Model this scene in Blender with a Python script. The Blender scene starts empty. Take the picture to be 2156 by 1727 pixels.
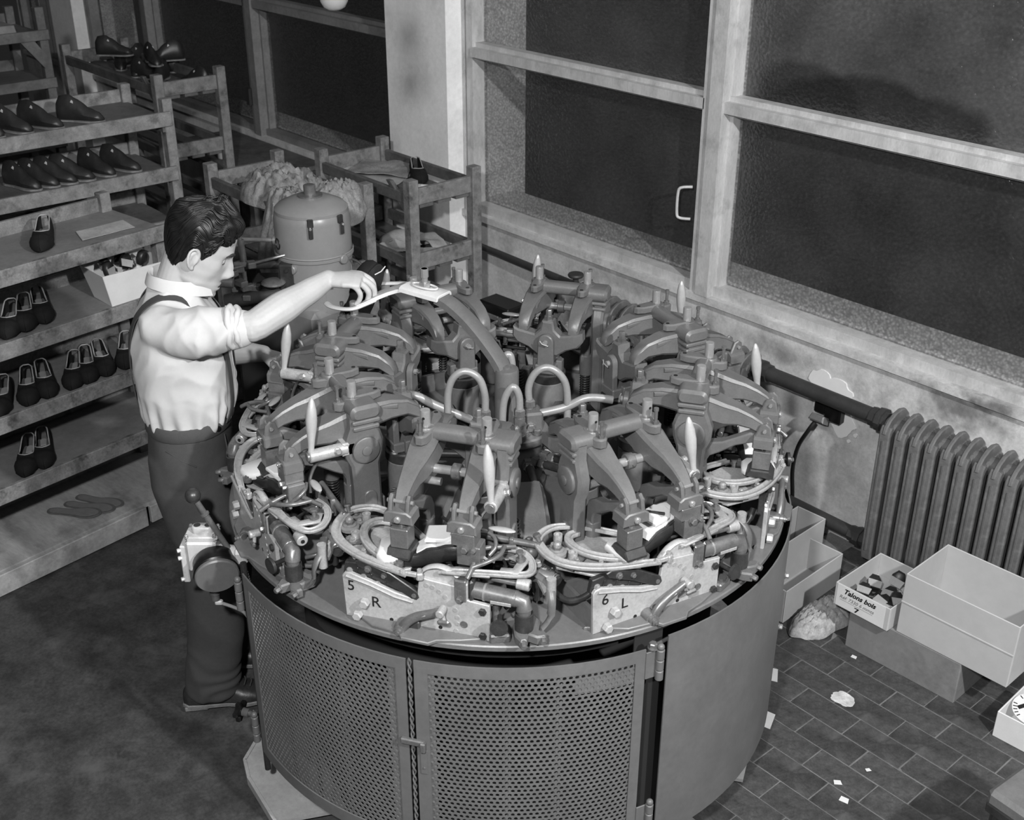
import bpy, bmesh, math, random
from math import sin, cos, pi, radians, sqrt, atan2
from mathutils import Vector, Matrix, noise
random.seed(7)
SC = bpy.context.scene
COL = SC.collection
# ------------------------------------------------------------------ camera, light, exposure
cam_d = bpy.data.cameras.new('camera'); cam = bpy.data.objects.new('camera', cam_d); COL.objects.link(cam)
cam_d.sensor_width = 36.0; cam_d.lens = 2497.19 / 2156 * 36.0
cam_d.clip_start = 0.05; cam_d.clip_end = 60
yaw, pitch, roll = 0.853934, 0.469287, -0.001889
cam.matrix_world = Matrix.Translation((2.28325, -1.97335, 2.64032)) @ Matrix.Rotation(yaw, 4, 'Z') @ Matrix.Rotation(pi/2 - pitch, 4, 'X') @ Matrix.Rotation(-roll, 4, 'Z')
cam_d.dof.use_dof = True; cam_d.dof.focus_distance = 3.45; cam_d.dof.aperture_fstop = 7.5
SC.camera = cam
SC.view_settings.view_transform = 'Standard'; SC.view_settings.look = 'None'
SC.view_settings.exposure = 0.0; SC.view_settings.gamma = 1.0; SC.view_settings.use_curve_mapping = False
wd = bpy.data.worlds.new('night'); SC.world = wd; wd.use_nodes = True
wd.node_tree.nodes['Background'].inputs[0].default_value = (0.014, 0.014, 0.014, 1)
wd.node_tree.nodes['Background'].inputs[1].default_value = 1.0
def lamp(name, kind, loc, energy, size, tgt=None):
    d = bpy.data.lights.new(name, kind); d.energy = energy
    if kind == 'AREA': d.size = size
    else: d.shadow_soft_size = size
    o = bpy.data.objects.new(name, d); COL.objects.link(o); o.location = loc
    if tgt is not None: o.rotation_euler = (Vector(tgt) - Vector(loc)).to_track_quat('-Z', 'Y').to_euler()
    return o
lamp('side_flash', 'POINT', (3.75, -0.45, 3.6), 780, 0.07)
lamp('camera_flash', 'POINT', (2.1, -2.3, 3.1), 560, 0.07)
SC.cycles.max_bounces = 6; SC.cycles.transparent_max_bounces = 12
try: SC.cycles.use_denoising = True
except Exception: pass

# ------------------------------------------------------------------ helpers
def srgb(v):
    v /= 255.0
    return v / 12.92 if v <= 0.04045 else ((v + 0.055) / 1.055) ** 2.4
def mat(name, g, rough=0.5, metal=0.0, var=0.0, scale=12.0, stretch=(1, 1, 1), bump=0.0, bscale=None, spots=0.0, spot_scale=5.0, spot_g=None, spec=0.5, detail=4.0, coat=0.0, grain=None):
    grain = min(.3, var * .7) if grain is None else grain
    """Procedural grey material: base grey g (0-255 sRGB), noise variation, darker stains, fine bump."""
    m = bpy.data.materials.new(name); m.use_nodes = True; nt = m.node_tree; N = nt.nodes; L = nt.links
    b = N['Principled BSDF']; lin = srgb(g)
    b.inputs['Roughness'].default_value = rough; b.inputs['Metallic'].default_value = metal
    b.inputs['Specular IOR Level'].default_value = spec
    if coat: b.inputs['Coat Weight'].default_value = coat; b.inputs['Coat Roughness'].default_value = 0.15
    b.inputs['Base Color'].default_value = (lin, lin, lin, 1)
    if not (var or bump or spots): return m
    tc = N.new('ShaderNodeTexCoord'); mp = N.new('ShaderNodeMapping'); mp.inputs['Scale'].default_value = stretch
    L.new(tc.outputs['Object'], mp.inputs[0])
    col = None
    if var:
        nz = N.new('ShaderNodeTexNoise'); nz.inputs['Scale'].default_value = scale; nz.inputs['Detail'].default_value = detail
        nz.inputs['Roughness'].default_value = 0.62
        L.new(mp.outputs[0], nz.inputs['Vector'])
        cr = N.new('ShaderNodeValToRGB'); lo = lin * (1 - var); hi = lin * (1 + var)
        cr.color_ramp.elements[0].position = 0.3; cr.color_ramp.elements[1].position = 0.7
        cr.color_ramp.elements[0].color = (lo, lo, lo, 1); cr.color_ramp.elements[1].color = (hi, hi, hi, 1)
        L.new(nz.outputs['Fac'], cr.inputs[0]); col = cr.outputs[0]
        if grain:
            nf = N.new('ShaderNodeTexNoise'); nf.inputs['Scale'].default_value = scale * 9; nf.inputs['Detail'].default_value = 5; nf.inputs['Roughness'].default_value = 0.75
            L.new(mp.outputs[0], nf.inputs['Vector'])
            rf = N.new('ShaderNodeMapRange'); rf.inputs['From Min'].default_value = 0.32; rf.inputs['From Max'].default_value = 0.68
            rf.inputs['To Min'].default_value = 1 - grain; rf.inputs['To Max'].default_value = 1 + grain
            L.new(nf.outputs['Fac'], rf.inputs['Value'])
            mg = N.new('ShaderNodeMix'); mg.data_type = 'RGBA'; mg.blend_type = 'MULTIPLY'; mg.inputs[0].default_value = 1.0
            L.new(col, mg.inputs[6]); L.new(rf.outputs[0], mg.inputs[7]); col = mg.outputs[2]
    if spots:
        n2 = N.new('ShaderNodeTexNoise'); n2.inputs['Scale'].default_value = spot_scale; n2.inputs['Detail'].default_value = 6
        n2.inputs['Roughness'].default_value = 0.7
        L.new(tc.outputs['Object'], n2.inputs['Vector'])
        r2 = N.new('ShaderNodeValToRGB'); r2.color_ramp.elements[0].position = 0.52; r2.color_ramp.elements[1].position = 0.68
        L.new(n2.outputs['Fac'], r2.inputs[0])
        mx = N.new('ShaderNodeMix'); mx.data_type = 'RGBA'; mx.blend_type = 'MIX'
        mul = N.new('ShaderNodeMath'); mul.operation = 'MULTIPLY'; mul.inputs[1].default_value = spots
        L.new(r2.outputs[0], mul.inputs[0]); L.new(mul.outputs[0], mx.inputs[0])
        sg = srgb(spot_g if spot_g is not None else g * 0.45)
        if col: L.new(col, mx.inputs[6])
        else: mx.inputs[6].default_value = (lin, lin, lin, 1)
        mx.inputs[7].default_value = (sg, sg, sg, 1); col = mx.outputs[2]
    if col: L.new(col, b.inputs['Base Color'])
    if bump:
        n3 = N.new('ShaderNodeTexNoise'); n3.inputs['Scale'].default_value = bscale or scale * 4; n3.inputs['Detail'].default_value = 3
        L.new(mp.outputs[0], n3.inputs['Vector'])
        bp = N.new('ShaderNodeBump'); bp.inputs['Strength'].default_value = bump; bp.inputs['Distance'].default_value = 0.004
        L.new(n3.outputs['Fac'], bp.inputs['Height']); L.new(bp.outputs[0], b.inputs['Normal'])
    return m

M = {}
M['paint'] = mat('grey_machine_paint', 100, 0.38, var=0.12, scale=14, bump=0.12, bscale=160, spots=0.25, spot_scale=9, spot_g=80)
M['cast'] = mat('grey_cast_enamel', 91, 0.40, var=0.12, scale=20, bump=0.07, bscale=170, spots=0.15, spot_scale=14, spot_g=85)
M['tabletop'] = mat('oiled_table_plate', 98, 0.36, var=0.14, scale=7, spots=0.3, spot_scale=5, spot_g=82, bump=0.05, bscale=90)
M['guard'] = mat('grey_sheet_guard', 96, 0.45, var=0.12, scale=5, spots=0.2, spot_scale=4, spot_g=85)
M['alu'] = mat('bare_aluminium', 160, 0.38, metal=0.25, var=0.22, scale=22, bump=0.1, bscale=200, spots=0.55, spot_scale=22, spot_g=84)
M['alu_plate'] = mat('scuffed_aluminium_plate', 164, 0.45, metal=0.15, var=0.2, scale=14, bump=0.06, bscale=260, spots=0.5, spot_scale=14, spot_g=118)
M['steel'] = mat('bright_steel', 152, 0.25, metal=0.45, var=0.1, scale=30)
M['worn'] = mat('worn_steel', 112, 0.34, metal=0.45, var=0.2, scale=26, spots=0.4, spot_scale=20, spot_g=60)
M['dark'] = mat('oily_dark_steel', 56, 0.36, metal=0.3, var=0.3, scale=24, spots=0.4, spot_scale=18, spot_g=30)
M['black'] = mat('black_rubber', 24, 0.45, var=0.2, scale=20)
M['void'] = mat('shade_black', 30, 0.8)  # near-black colour standing in for the shade inside and behind machines
M['handle'] = mat('pale_lever_handle', 172, 0.3, metal=0.25, var=0.08, scale=40, spots=0.3, spot_scale=30, spot_g=150)
M['wood'] = mat('stained_rack_wood', 116, 0.65, var=0.3, scale=9, stretch=(3, 3, 3), spots=0.75, spot_scale=11, spot_g=45, bump=0.15, bscale=40)
M['wood_dark'] = mat('dark_rack_wood', 84, 0.7, var=0.35, scale=8, spots=0.6, spot_scale=9, spot_g=35)
M['shelf_far'] = mat('shaded_shelf_board', 88, 0.65, var=0.3, scale=5, spots=0.5, spot_scale=4, spot_g=50)  # darker copy of the shelf board, gloom at the back put into its colour
M['motor'] = mat('smooth_motor_enamel', 124, 0.32, var=0.06, scale=8)
M['shelf'] = mat('dull_shelf_board', 114, 0.6, var=0.18, scale=4, spots=0.5, spot_scale=3.2, spot_g=74)
M['lip'] = mat('grimy_shelf_lip', 114, 0.6, var=0.35, scale=16, spots=0.8, spot_scale=13, spot_g=42)
M['base'] = mat('scuffed_plinth_board', 150, 0.6, var=0.25, scale=6, stretch=(1, .25, 1), spots=0.5, spot_scale=5, spot_g=72)
M['card'] = mat('grey_cardboard', 172, 0.75, var=0.05, scale=3, spots=0.2, spot_scale=4, spot_g=150, bump=0.05, bscale=120)
M['card_dark'] = mat('soiled_cardboard', 118, 0.8, var=0.12, scale=4, spots=0.7, spot_scale=5, spot_g=92)
M['paper'] = mat('white_paper', 205, 0.7, var=0.04, scale=20)
M['paper_soft'] = mat('crumpled_paper', 160, 0.8, var=0.2, scale=14)
M['rag'] = mat('soft_white_rag', 132, 0.9, var=0.45, scale=18, spots=0.75, spot_scale=9, spot_g=60)
M['leather'] = mat('black_suede_leather', 36, 0.42, var=0.2, scale=40, bump=0.1, bscale=300)
M['suede'] = mat('matt_black_suede', 26, 0.85, var=0.2, scale=50, spec=0.2)
M['lining'] = mat('pale_shoe_lining', 150, 0.6, var=0.1, scale=40)
M['insole'] = mat('shoe_insole', 88, 0.7, var=0.25, scale=50)
M['ink'] = mat('black_ink', 12, 0.7)
M['ink_soft'] = mat('faded_pencil', 95, 0.8)
M['radiator'] = mat('radiator_iron', 93, 0.55, var=0.2, scale=10, spots=0.35, spot_scale=12, spot_g=140, bump=0.15, bscale=60)
M['pipe'] = mat('dark_iron_pipe', 50, 0.5, var=0.2, scale=14, bump=0.1, bscale=70)
M['bakelite'] = mat('black_bakelite', 20, 0.3)
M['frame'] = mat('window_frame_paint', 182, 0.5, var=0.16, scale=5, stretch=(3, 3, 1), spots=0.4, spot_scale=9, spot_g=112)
M['frame_dim'] = mat('darker_frame_paint', 120, 0.55, var=0.2, scale=6, spots=0.4, spot_scale=7, spot_g=80)  # darker frame colour for the far windows and the frame gap
M['stone'] = mat('outer_stone_reveal', 225, 0.8, var=0.15, scale=6)
M['skin'] = mat('skin', 168, 0.5, var=0.05, scale=14, bump=0.05, bscale=350, spec=0.35)
M['hair'] = mat('dark_wavy_hair', 20, 0.42, var=0.5, scale=60, spec=0.4)
M['brow'] = mat('dark_brow_hair', 38, 0.7)
M['shirt'] = mat('white_work_shirt', 183, 0.8, var=0.03, scale=10, bump=0.08, bscale=500)
M['trouser'] = mat('grey_work_trousers', 60, 0.85, var=0.12, scale=9, bump=0.12, bscale=420, spots=0.2, spot_scale=5, spot_g=48)
M['strap'] = mat('dark_brace_webbing', 58, 0.8, var=0.1, scale=30)
M['boot'] = mat('dark_worn_shoe', 42, 0.4, var=0.4, scale=25, bump=0.2, bscale=70)
M['sole'] = mat('worn_sole_edge', 105, 0.7, var=0.3, scale=30)
M['eye'] = mat('eye_white', 84, 0.5)
M['pupil'] = mat('pupil', 12, 0.2)
M['lips'] = mat('lip_skin', 168, 0.5)
M['tinplate'] = mat('pale_tin_reflector', 225, 0.35, metal=0.2)
M['cloth_bag'] = mat('crumpled_sack_cloth', 150, 0.9, var=0.35, scale=16, spots=0.5, spot_scale=10, spot_g=90)

def T(x=0, y=0, z=0): return Matrix.Translation((x, y, z))
def RX(a): return Matrix.Rotation(a, 4, 'X')
def RY(a): return Matrix.Rotation(a, 4, 'Y')
def RZ(a): return Matrix.Rotation(a, 4, 'Z')
def frame_from(d, up=(0, 0, 1)):
    d = Vector(d).normalized(); up = Vector(up)
    if abs(d.dot(up)) > 0.98: up = Vector((1, 0, 0)) if abs(d.x) < .9 else Vector((0, 1, 0))
    x = up.cross(d).normalized(); y = d.cross(x)
    return Matrix(((x.x, y.x, d.x), (x.y, y.y, d.y), (x.z, y.z, d.z)))

class MB:
    """collects shapes and links them as ONE mesh object"""
    def __init__(s, xf=None): s.v = []; s.f = []; s.fm = []; s.m = xf or Matrix.Identity(4); s.mi = 0
    def add(s, vs, fs):
        o = len(s.v); m = s.m
        s.v += [tuple(m @ Vector(p)) for p in vs]; s.f += [tuple(i + o for i in f) for f in fs]; s.fm += [s.mi] * len(fs); return s
    def box(s, c, d, xf=None, b=0.0):
        x, y, z = d[0] / 2, d[1] / 2, d[2] / 2
        if b <= 0:
            vs = [(-x, -y, -z), (x, -y, -z), (x, y, -z), (-x, y, -z), (-x, -y, z), (x, -y, z), (x, y, z), (-x, y, z)]
            fs = [(0, 3, 2, 1), (4, 5, 6, 7), (0, 1, 5, 4), (1, 2, 6, 5), (2, 3, 7, 6), (3, 0, 4, 7)]
        else:
            vs = []; idx = {}
            for i, sx in enumerate((-1, 1)):
                for j, sy in enumerate((-1, 1)):
                    for k, sz in enumerate((-1, 1)):
                        idx[i, j, k] = len(vs)
                        vs += [(sx * x, sy * (y - b), sz * (z - b)), (sx * (x - b), sy * y, sz * (z - b)), (sx * (x - b), sy * (y - b), sz * z)]
            g = lambda i, j, k, a: idx[i, j, k] + a
            fs = []
            for a, order in ((0, 'x'), (1, 'y'), (2, 'z')):
                for e in (0, 1):
                    if a == 0: q = [(e, 0, 0), (e, 1, 0), (e, 1, 1), (e, 0, 1)]
                    elif a == 1: q = [(0, e, 0), (0, e, 1), (1, e, 1), (1, e, 0)]
                    else: q = [(0, 0, e), (1, 0, e), (1, 1, e), (0, 1, e)]
                    if e == 0: q = q[::-1]
                    fs.append(tuple(g(*p, a) for p in q))
            def corner(i, j, k):
                t = (g(i, j, k, 0), g(i, j, k, 1), g(i, j, k, 2))
                return t if (i + j + k) % 2 == 1 else t[::-1]
            for i in (0, 1):
                for j in (0, 1):
                    for k in (0, 1): fs.append(corner(i, j, k))
            for i in (0, 1):
                for j in (0, 1):
                    q = (g(i, j, 0, 0), g(i, j, 1, 0), g(i, j, 1, 1), g(i, j, 0, 1)); fs.append(q if (i + j) % 2 == 0 else q[::-1])
                    q = (g(i, 0, j, 0), g(i, 0, j, 2), g(i, 1, j, 2), g(i, 1, j, 0)); fs.append(q if (i + j) % 2 == 0 else q[::-1])
                    q = (g(0, i, j, 1), g(1, i, j, 1), g(1, i, j, 2), g(0, i, j, 2)); fs.append(q if (i + j) % 2 == 0 else q[::-1])
        mm = T(*c) @ (xf or Matrix.Identity(4))
        return s.add([tuple(mm @ Vector(p)) for p in vs], fs)
    def prism(s, poly, t, xf=None, axis='y', b=0.0):
        """polygon (a,b) extruded by t centred; axis = extrusion axis ('y': poly in x,z; 'x': poly in y,z; 'z': poly in x,y)"""
        n = len(poly)
        area = sum(poly[i][0] * poly[(i + 1) % n][1] - poly[(i + 1) % n][0] * poly[i][1] for i in range(n))
        if area < 0: poly = poly[::-1]
        def P(p, h): return {'y': (p[0], h, p[1]), 'x': (h, p[0], p[1]), 'z': (p[0], p[1], h)}[axis]
        rings = []
        h = t / 2
        if b > 0:
            ins = []
            for i in range(n):
                p0 = Vector(poly[i - 1]); p1 = Vector(poly[i]); p2 = Vector(poly[(i + 1) % n])
                e1 = (p1 - p0); e2 = (p2 - p1)
                e1 = e1.normalized() if e1.length > 1e-9 else Vector((1, 0)); e2 = e2.normalized() if e2.length > 1e-9 else e1
                nn = Vector((-e1.y, e1.x)) + Vector((-e2.y, e2.x)); l = nn.length
                nn = nn / l if l > 1e-6 else Vector((0, 0)); k = min(1.6, 2.0 / max(l, .4))
                ins.append(tuple(p1 + nn * b * k))
            rings = [[P(p, -h) for p in ins], [P(p, -h + b) for p in poly], [P(p, h - b) for p in poly], [P(p, h) for p in ins]]
        else: rings = [[P(p, -h) for p in poly], [P(p, h) for p in poly]]
        vs = [v for r in rings for v in r]; fs = []
        flip = axis == 'y'
        for k in range(len(rings) - 1):
            for i in range(n):
                q = (k * n + i, k * n + (i + 1) % n, (k + 1) * n + (i + 1) % n, (k + 1) * n + i); fs.append(q[::-1] if flip else q)
        lo = tuple(range(n)); hi = tuple((len(rings) - 1) * n + i for i in range(n))
        fs += [lo if flip else lo[::-1], hi[::-1] if flip else hi]
        mm = xf or Matrix.Identity(4)
        return s.add([tuple(mm @ Vector(p)) for p in vs], fs)
    def lathe(s, prof, seg=16, xf=None, caps=True):
        """profile [(r,h)] about local z"""
        vs = []; fs = []; n = len(prof)
        for r, h in prof:
            for k in range(seg): a = 2 * pi * k / seg; vs.append((r * cos(a), r * sin(a), h))
        for i in range(n - 1):
            for k in range(seg): k2 = (k + 1) % seg; fs.append((i * seg + k, i * seg + k2, (i + 1) * seg + k2, (i + 1) * seg + k))
        if caps:
            if prof[0][0] > 1e-6: fs.append(tuple(range(seg))[::-1])
            if prof[-1][0] > 1e-6: fs.append(tuple((n - 1) * seg + k for k in range(seg)))
        mm = xf or Matrix.Identity(4)
        return s.add([tuple(mm @ Vector(p)) for p in vs], fs)
    def cyl(s, p0, p1, r, seg=12, r1=None, b=0.0):
        p0 = Vector(p0); p1 = Vector(p1); d = p1 - p0; L = d.length; r1 = r if r1 is None else r1
        mm = Matrix.Translation(p0) @ frame_from(d).to_4x4()
        pr = [(r, 0), (r1, L)] if b <= 0 else [(r - b, 0), (r, b), (r1, L - b), (r1 - b, L)]
        return s.lathe(pr, seg, mm)
    def hexbolt(s, p, d, r, h, washer=True):
        p = Vector(p); mm = Matrix.Translation(p) @ frame_from(d).to_4x4()
        if washer: s.lathe([(r * 1.25, 0), (r * 1.25, h * .2)], 12, mm)
        return s.lathe([(r, h * .2), (r, h * .85), (r * .8, h)], 6, mm)
    def tube(s, pts, r, seg=8, caps=True, closed=False, flat=None, up=(0, 0, 1)):
        """sweep of a circle (or ellipse with flat=(a,b)) along points; r scalar or per point"""
        P = [Vector(p) for p in pts]; n = len(P); vs = []; fs = []; prev = None
        for i, p in enumerate(P):
            if closed: d = P[(i + 1) % n] - P[i - 1]
            else: d = P[min(i + 1, n - 1)] - P[max(i - 1, 0)]
            if d.length < 1e-9: d = Vector((0, 0, 1))
            d.normalize()
            if flat is not None:
                m3 = frame_from(d, up); x = m3.col[0]; y = m3.col[1]
            elif prev is None: m3 = frame_from(d); x = m3.col[0]; y = m3.col[1]
            else:
                x = prev - d * prev.dot(d)
                if x.length < 1e-6: x = frame_from(d).col[0]
                x = x.normalized(); y = d.cross(x)
            prev = Vector(x); rr = r[i] if isinstance(r, (list, tuple)) else r
            ax, ay = (rr, rr) if flat is None else (flat[0] * rr, flat[1] * rr)
            for k in range(seg): a = 2 * pi * k / seg; vs.append(tuple(p + Vector(x) * (cos(a) * ax) + Vector(y) * (sin(a) * ay)))
        m = n if closed else n - 1
        for i in range(m):
            j = (i + 1) % n
            for k in range(seg): k2 = (k + 1) % seg; fs.append((i * seg + k, i * seg + k2, j * seg + k2, j * seg + k))
        if caps and not closed: fs += [tuple(range(seg))[::-1], tuple((n - 1) * seg + k for k in range(seg))]
        return s.add(vs, fs)
    def ring_loft(s, rings, caps=True, closed=False):
        n = len(rings[0]); vs = [p for r in rings for p in r]; fs = []
        for i in range(len(rings) - 1):
            for k in range(n): k2 = (k + 1) % n; fs.append((i * n + k, i * n + k2, (i + 1) * n + k2, (i + 1) * n + k))
        if caps: fs += [tuple(range(n))[::-1], tuple((len(rings) - 1) * n + k for k in range(n))]
        return s.add(vs, fs)
    def sphere(s, c, r, seg=12, rings=8, sc=(1, 1, 1)):
        pr = [(max(1e-5, r * sin(pi * i / rings)), -r * cos(pi * i / rings)) for i in range(rings + 1)]
        return s.lathe(pr, seg, T(*c) @ Matrix.Diagonal((sc[0], sc[1], sc[2], 1)), caps=False)
    def spring(s, p0, p1, R, r, turns, seg=10, sides=6):
        p0 = Vector(p0); p1 = Vector(p1); m3 = frame_from(p1 - p0); L = (p1 - p0).length; n = int(turns * seg)
        return s.tube([tuple(p0 + m3 @ Vector((R * cos(2 * pi * i / seg), R * sin(2 * pi * i / seg), L * i / n))) for i in range(n + 1)], r, sides)
    def ribbon(s, pts, w, h, groove=True):
        """cast band of channel section swept along points, lying flat"""
        P = [Vector(p) for p in pts]; n = len(P); rings = []
        for i, p in enumerate(P):
            d = P[min(i + 1, n - 1)] - P[max(i - 1, 0)]; sd = Vector((d.y, -d.x, 0)).normalized(); up = Vector((0, 0, 1))
            ww = w[i] if isinstance(w, (list, tuple)) else w; g = .55 if groove else 1.0
            rings.append([tuple(p + sd * (ww * a) + up * (h * c)) for a, c in ((-.8, -.5), (.8, -.5), (1, -.3), (1, .35), (.9, .5), (.6, .5), (.45, .5 * g), (-.45, .5 * g), (-.6, .5), (-.9, .5), (-1, .35), (-1, -.3))])
        return s.ring_loft(rings)
    def sheet(s, pts_grid, th=0.0):
        """grid of points -> surface, thickened along its normal by th"""
        R = len(pts_grid); Cn = len(pts_grid[0]); o = [Vector(p) for row in pts_grid for p in row]
        if th == 0: return s.add(o, [(i * Cn + j, i * Cn + j + 1, (i + 1) * Cn + j + 1, (i + 1) * Cn + j) for i in range(R - 1) for j in range(Cn - 1)])
        nn = []
        for i in range(R):
            for j in range(Cn):
                a = o[min(i + 1, R - 1) * Cn + j] - o[max(i - 1, 0) * Cn + j]; b = o[i * Cn + min(j + 1, Cn - 1)] - o[i * Cn + max(j - 1, 0)]
                c = b.cross(a); nn.append(c.normalized() if c.length > 1e-12 else Vector((0, 0, 1)))
        vs = [p + n * th / 2 for p, n in zip(o, nn)] + [p - n * th / 2 for p, n in zip(o, nn)]; k = R * Cn; fs = []
        for i in range(R - 1):
            for j in range(Cn - 1):
                a, b, c, d = i * Cn + j, i * Cn + j + 1, (i + 1) * Cn + j + 1, (i + 1) * Cn + j
                fs += [(a, b, c, d), (k + d, k + c, k + b, k + a)]
        for j in range(Cn - 1):
            fs += [(j + 1, j, k + j, k + j + 1), ((R - 1) * Cn + j, (R - 1) * Cn + j + 1, k + (R - 1) * Cn + j + 1, k + (R - 1) * Cn + j)]
        for i in range(R - 1):
            fs += [(i * Cn, (i + 1) * Cn, k + (i + 1) * Cn, k + i * Cn), ((i + 1) * Cn + Cn - 1, i * Cn + Cn - 1, k + i * Cn + Cn - 1, k + (i + 1) * Cn + Cn - 1)]
        return s.add(vs, fs)
    def mesh(s, name, mats, smooth=35):
        me = bpy.data.meshes.new(name); me.from_pydata(s.v, [], s.f); me.validate(); me.update()
        for m in (mats if isinstance(mats, (list, tuple)) else [mats]): me.materials.append(M[m] if isinstance(m, str) else m)
        if isinstance(mats, (list, tuple)) and len(me.polygons) == len(s.fm): me.polygons.foreach_set('material_index', s.fm)
        if smooth:
            me.polygons.foreach_set('use_smooth', [True] * len(me.polygons)); me.set_sharp_from_angle(angle=radians(smooth))
        return me
    def build(s, name, mats, parent=None, smooth=35, label=None):
        return obj(name, s.mesh(name, mats, smooth), parent, label)
def obj(name, me, parent=None, label=None):
    o = bpy.data.objects.new(name, me); COL.objects.link(o)
    if parent is not None: o.parent = parent
    if label: o['label'] = label
    return o
def tag(o, label, cat, group=None, kind=None):
    if label: o['label'] = label
    if cat: o['category'] = cat
    if group: o['group'] = group
    if kind: o['kind'] = kind
    return o
def thing(name, loc, rz, label, cat, group=None):
    o = bpy.data.objects.new(name, None); COL.objects.link(o); o.location = loc; o.rotation_euler = (0, 0, rz); o.empty_display_size = 0.05
    return tag(o, label, cat, group)
def copy_tree(o, parent=None):
    c = o.copy(); COL.objects.link(c)
    if parent is not None: c.parent = parent
    for ch in list(KIDS.get(o, ())): KIDS.setdefault(c, []).append(copy_tree(ch, c))
    return c
KIDS = {}
def index_kids():
    KIDS.clear()
    for o in bpy.data.objects:
        if o.parent: KIDS.setdefault(o.parent, []).append(o)
def arc(cx, cy, r, a0, a1, n): return [(cx + r * cos(a0 + (a1 - a0) * i / n), cy + r * sin(a0 + (a1 - a0) * i / n)) for i in range(n + 1)]
def smooth_path(pts, sub=4, closed=False):
    """Catmull-Rom through the points"""
    P = [Vector(p) for p in pts]; n = len(P); out = []
    for i in range(n if closed else n - 1):
        if closed: p0, p1, p2, p3 = P[i - 1], P[i], P[(i + 1) % n], P[(i + 2) % n]
        else: p0, p1, p2, p3 = P[max(i - 1, 0)], P[i], P[i + 1], P[min(i + 2, n - 1)]
        for k in range(sub):
            t = k / sub; out.append(tuple(0.5 * ((2 * p1) + (p2 - p0) * t + (2 * p0 - 5 * p1 + 4 * p2 - p3) * t * t + (3 * p1 - p0 - 3 * p2 + p3) * t ** 3)))
    if not closed: out.append(tuple(P[-1]))
    return out
def interp(tbl, x):
    for (a, va), (b, vb) in zip(tbl, tbl[1:]):
        if x <= b:
            t = max(0.0, min(1.0, (x - a) / (b - a))); t = t * t * (3 - 2 * t)
            return va + (vb - va) * t if not isinstance(va, tuple) else tuple(p + (q - p) * t for p, q in zip(va, vb))
    return tbl[-1][1]
# ------------------------------------------------------------------ materials that need their own nodes
def wall_material():
    m = mat('stained_plaster', 190, 0.8, var=0.2, scale=7, spots=0.7, spot_scale=4.5, spot_g=132, bump=0.12, bscale=30, detail=10)
    nt = m.node_tree; N = nt.nodes; L = nt.links; b = N['Principled BSDF']; src = b.inputs['Base Color'].links[0].from_socket
    tc = N.new('ShaderNodeTexCoord')
    for x, z, rx, rz, k in ((.50, .74, .22, .10, .62), (.60, .80, .14, .04, .5), (-.35, .70, .3, .06, .3), (-1.2, .74, .5, .05, .3), (.0, .30, .25, .2, .22)):
        mp = N.new('ShaderNodeMapping'); mp.vector_type = 'TEXTURE'; mp.inputs['Location'].default_value = (x, 1.7, z); mp.inputs['Scale'].default_value = (rx, 5, rz)
        L.new(tc.outputs['Object'], mp.inputs[0]); ln = N.new('ShaderNodeVectorMath'); ln.operation = 'LENGTH'; L.new(mp.outputs[0], ln.inputs[0])
        nz = N.new('ShaderNodeTexNoise'); nz.inputs['Scale'].default_value = 16; nz.inputs['Detail'].default_value = 8; L.new(tc.outputs['Object'], nz.inputs['Vector'])
        ad = N.new('ShaderNodeMath'); ad.operation = 'MULTIPLY_ADD'; ad.inputs[1].default_value = 1.8; L.new(nz.outputs['Fac'], ad.inputs[0]); L.new(ln.outputs['Value'], ad.inputs[2])
        mr = N.new('ShaderNodeMapRange'); mr.inputs['From Min'].default_value = 1.15; mr.inputs['From Max'].default_value = 1.9; mr.inputs['To Min'].default_value = 1 - k; mr.inputs['To Max'].default_value = 1.0; L.new(ad.outputs[0], mr.inputs['Value'])
        mx = N.new('ShaderNodeMix'); mx.data_type = 'RGBA'; mx.blend_type = 'MULTIPLY'; mx.inputs[0].default_value = 1; L.new(src, mx.inputs[6]); L.new(mr.outputs[0], mx.inputs[7]); src = mx.outputs[2]
    L.new(src, b.inputs['Base Color'])
    return m
M['plaster'] = wall_material()
M['plaster_patch'] = mat('fresh_white_plaster', 215, 0.85, var=0.03, scale=20)
M['concrete'] = mat('grimy_concrete_floor', 56, 0.7, var=0.5, scale=9, spots=0.75, spot_scale=5, spot_g=86, bump=0.25, bscale=60, detail=10, grain=.35)
M['joint'] = mat('pale_joint_mortar', 104, 0.8, var=0.3, scale=18)
TILE_M = [mat('worn_floor_tile_%s' % n, g, 0.55, var=0.42, scale=14, spots=0.65, spot_scale=9, grain=.35, spot_g=sg, bump=0.15, bscale=60, detail=9) for n, g, sg in (('dark', 57, 88), ('medium', 62, 40), ('pale', 67, 44))]
M['pillar_bright'] = mat('brightened_pillar_plaster', 230, 0.85, var=0.1, scale=5, spots=0.5, spot_scale=3.2, spot_g=186, bump=0.1, bscale=25, detail=7)  # pillars paler than the wall plaster: extra brightness put into the colour
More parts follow.
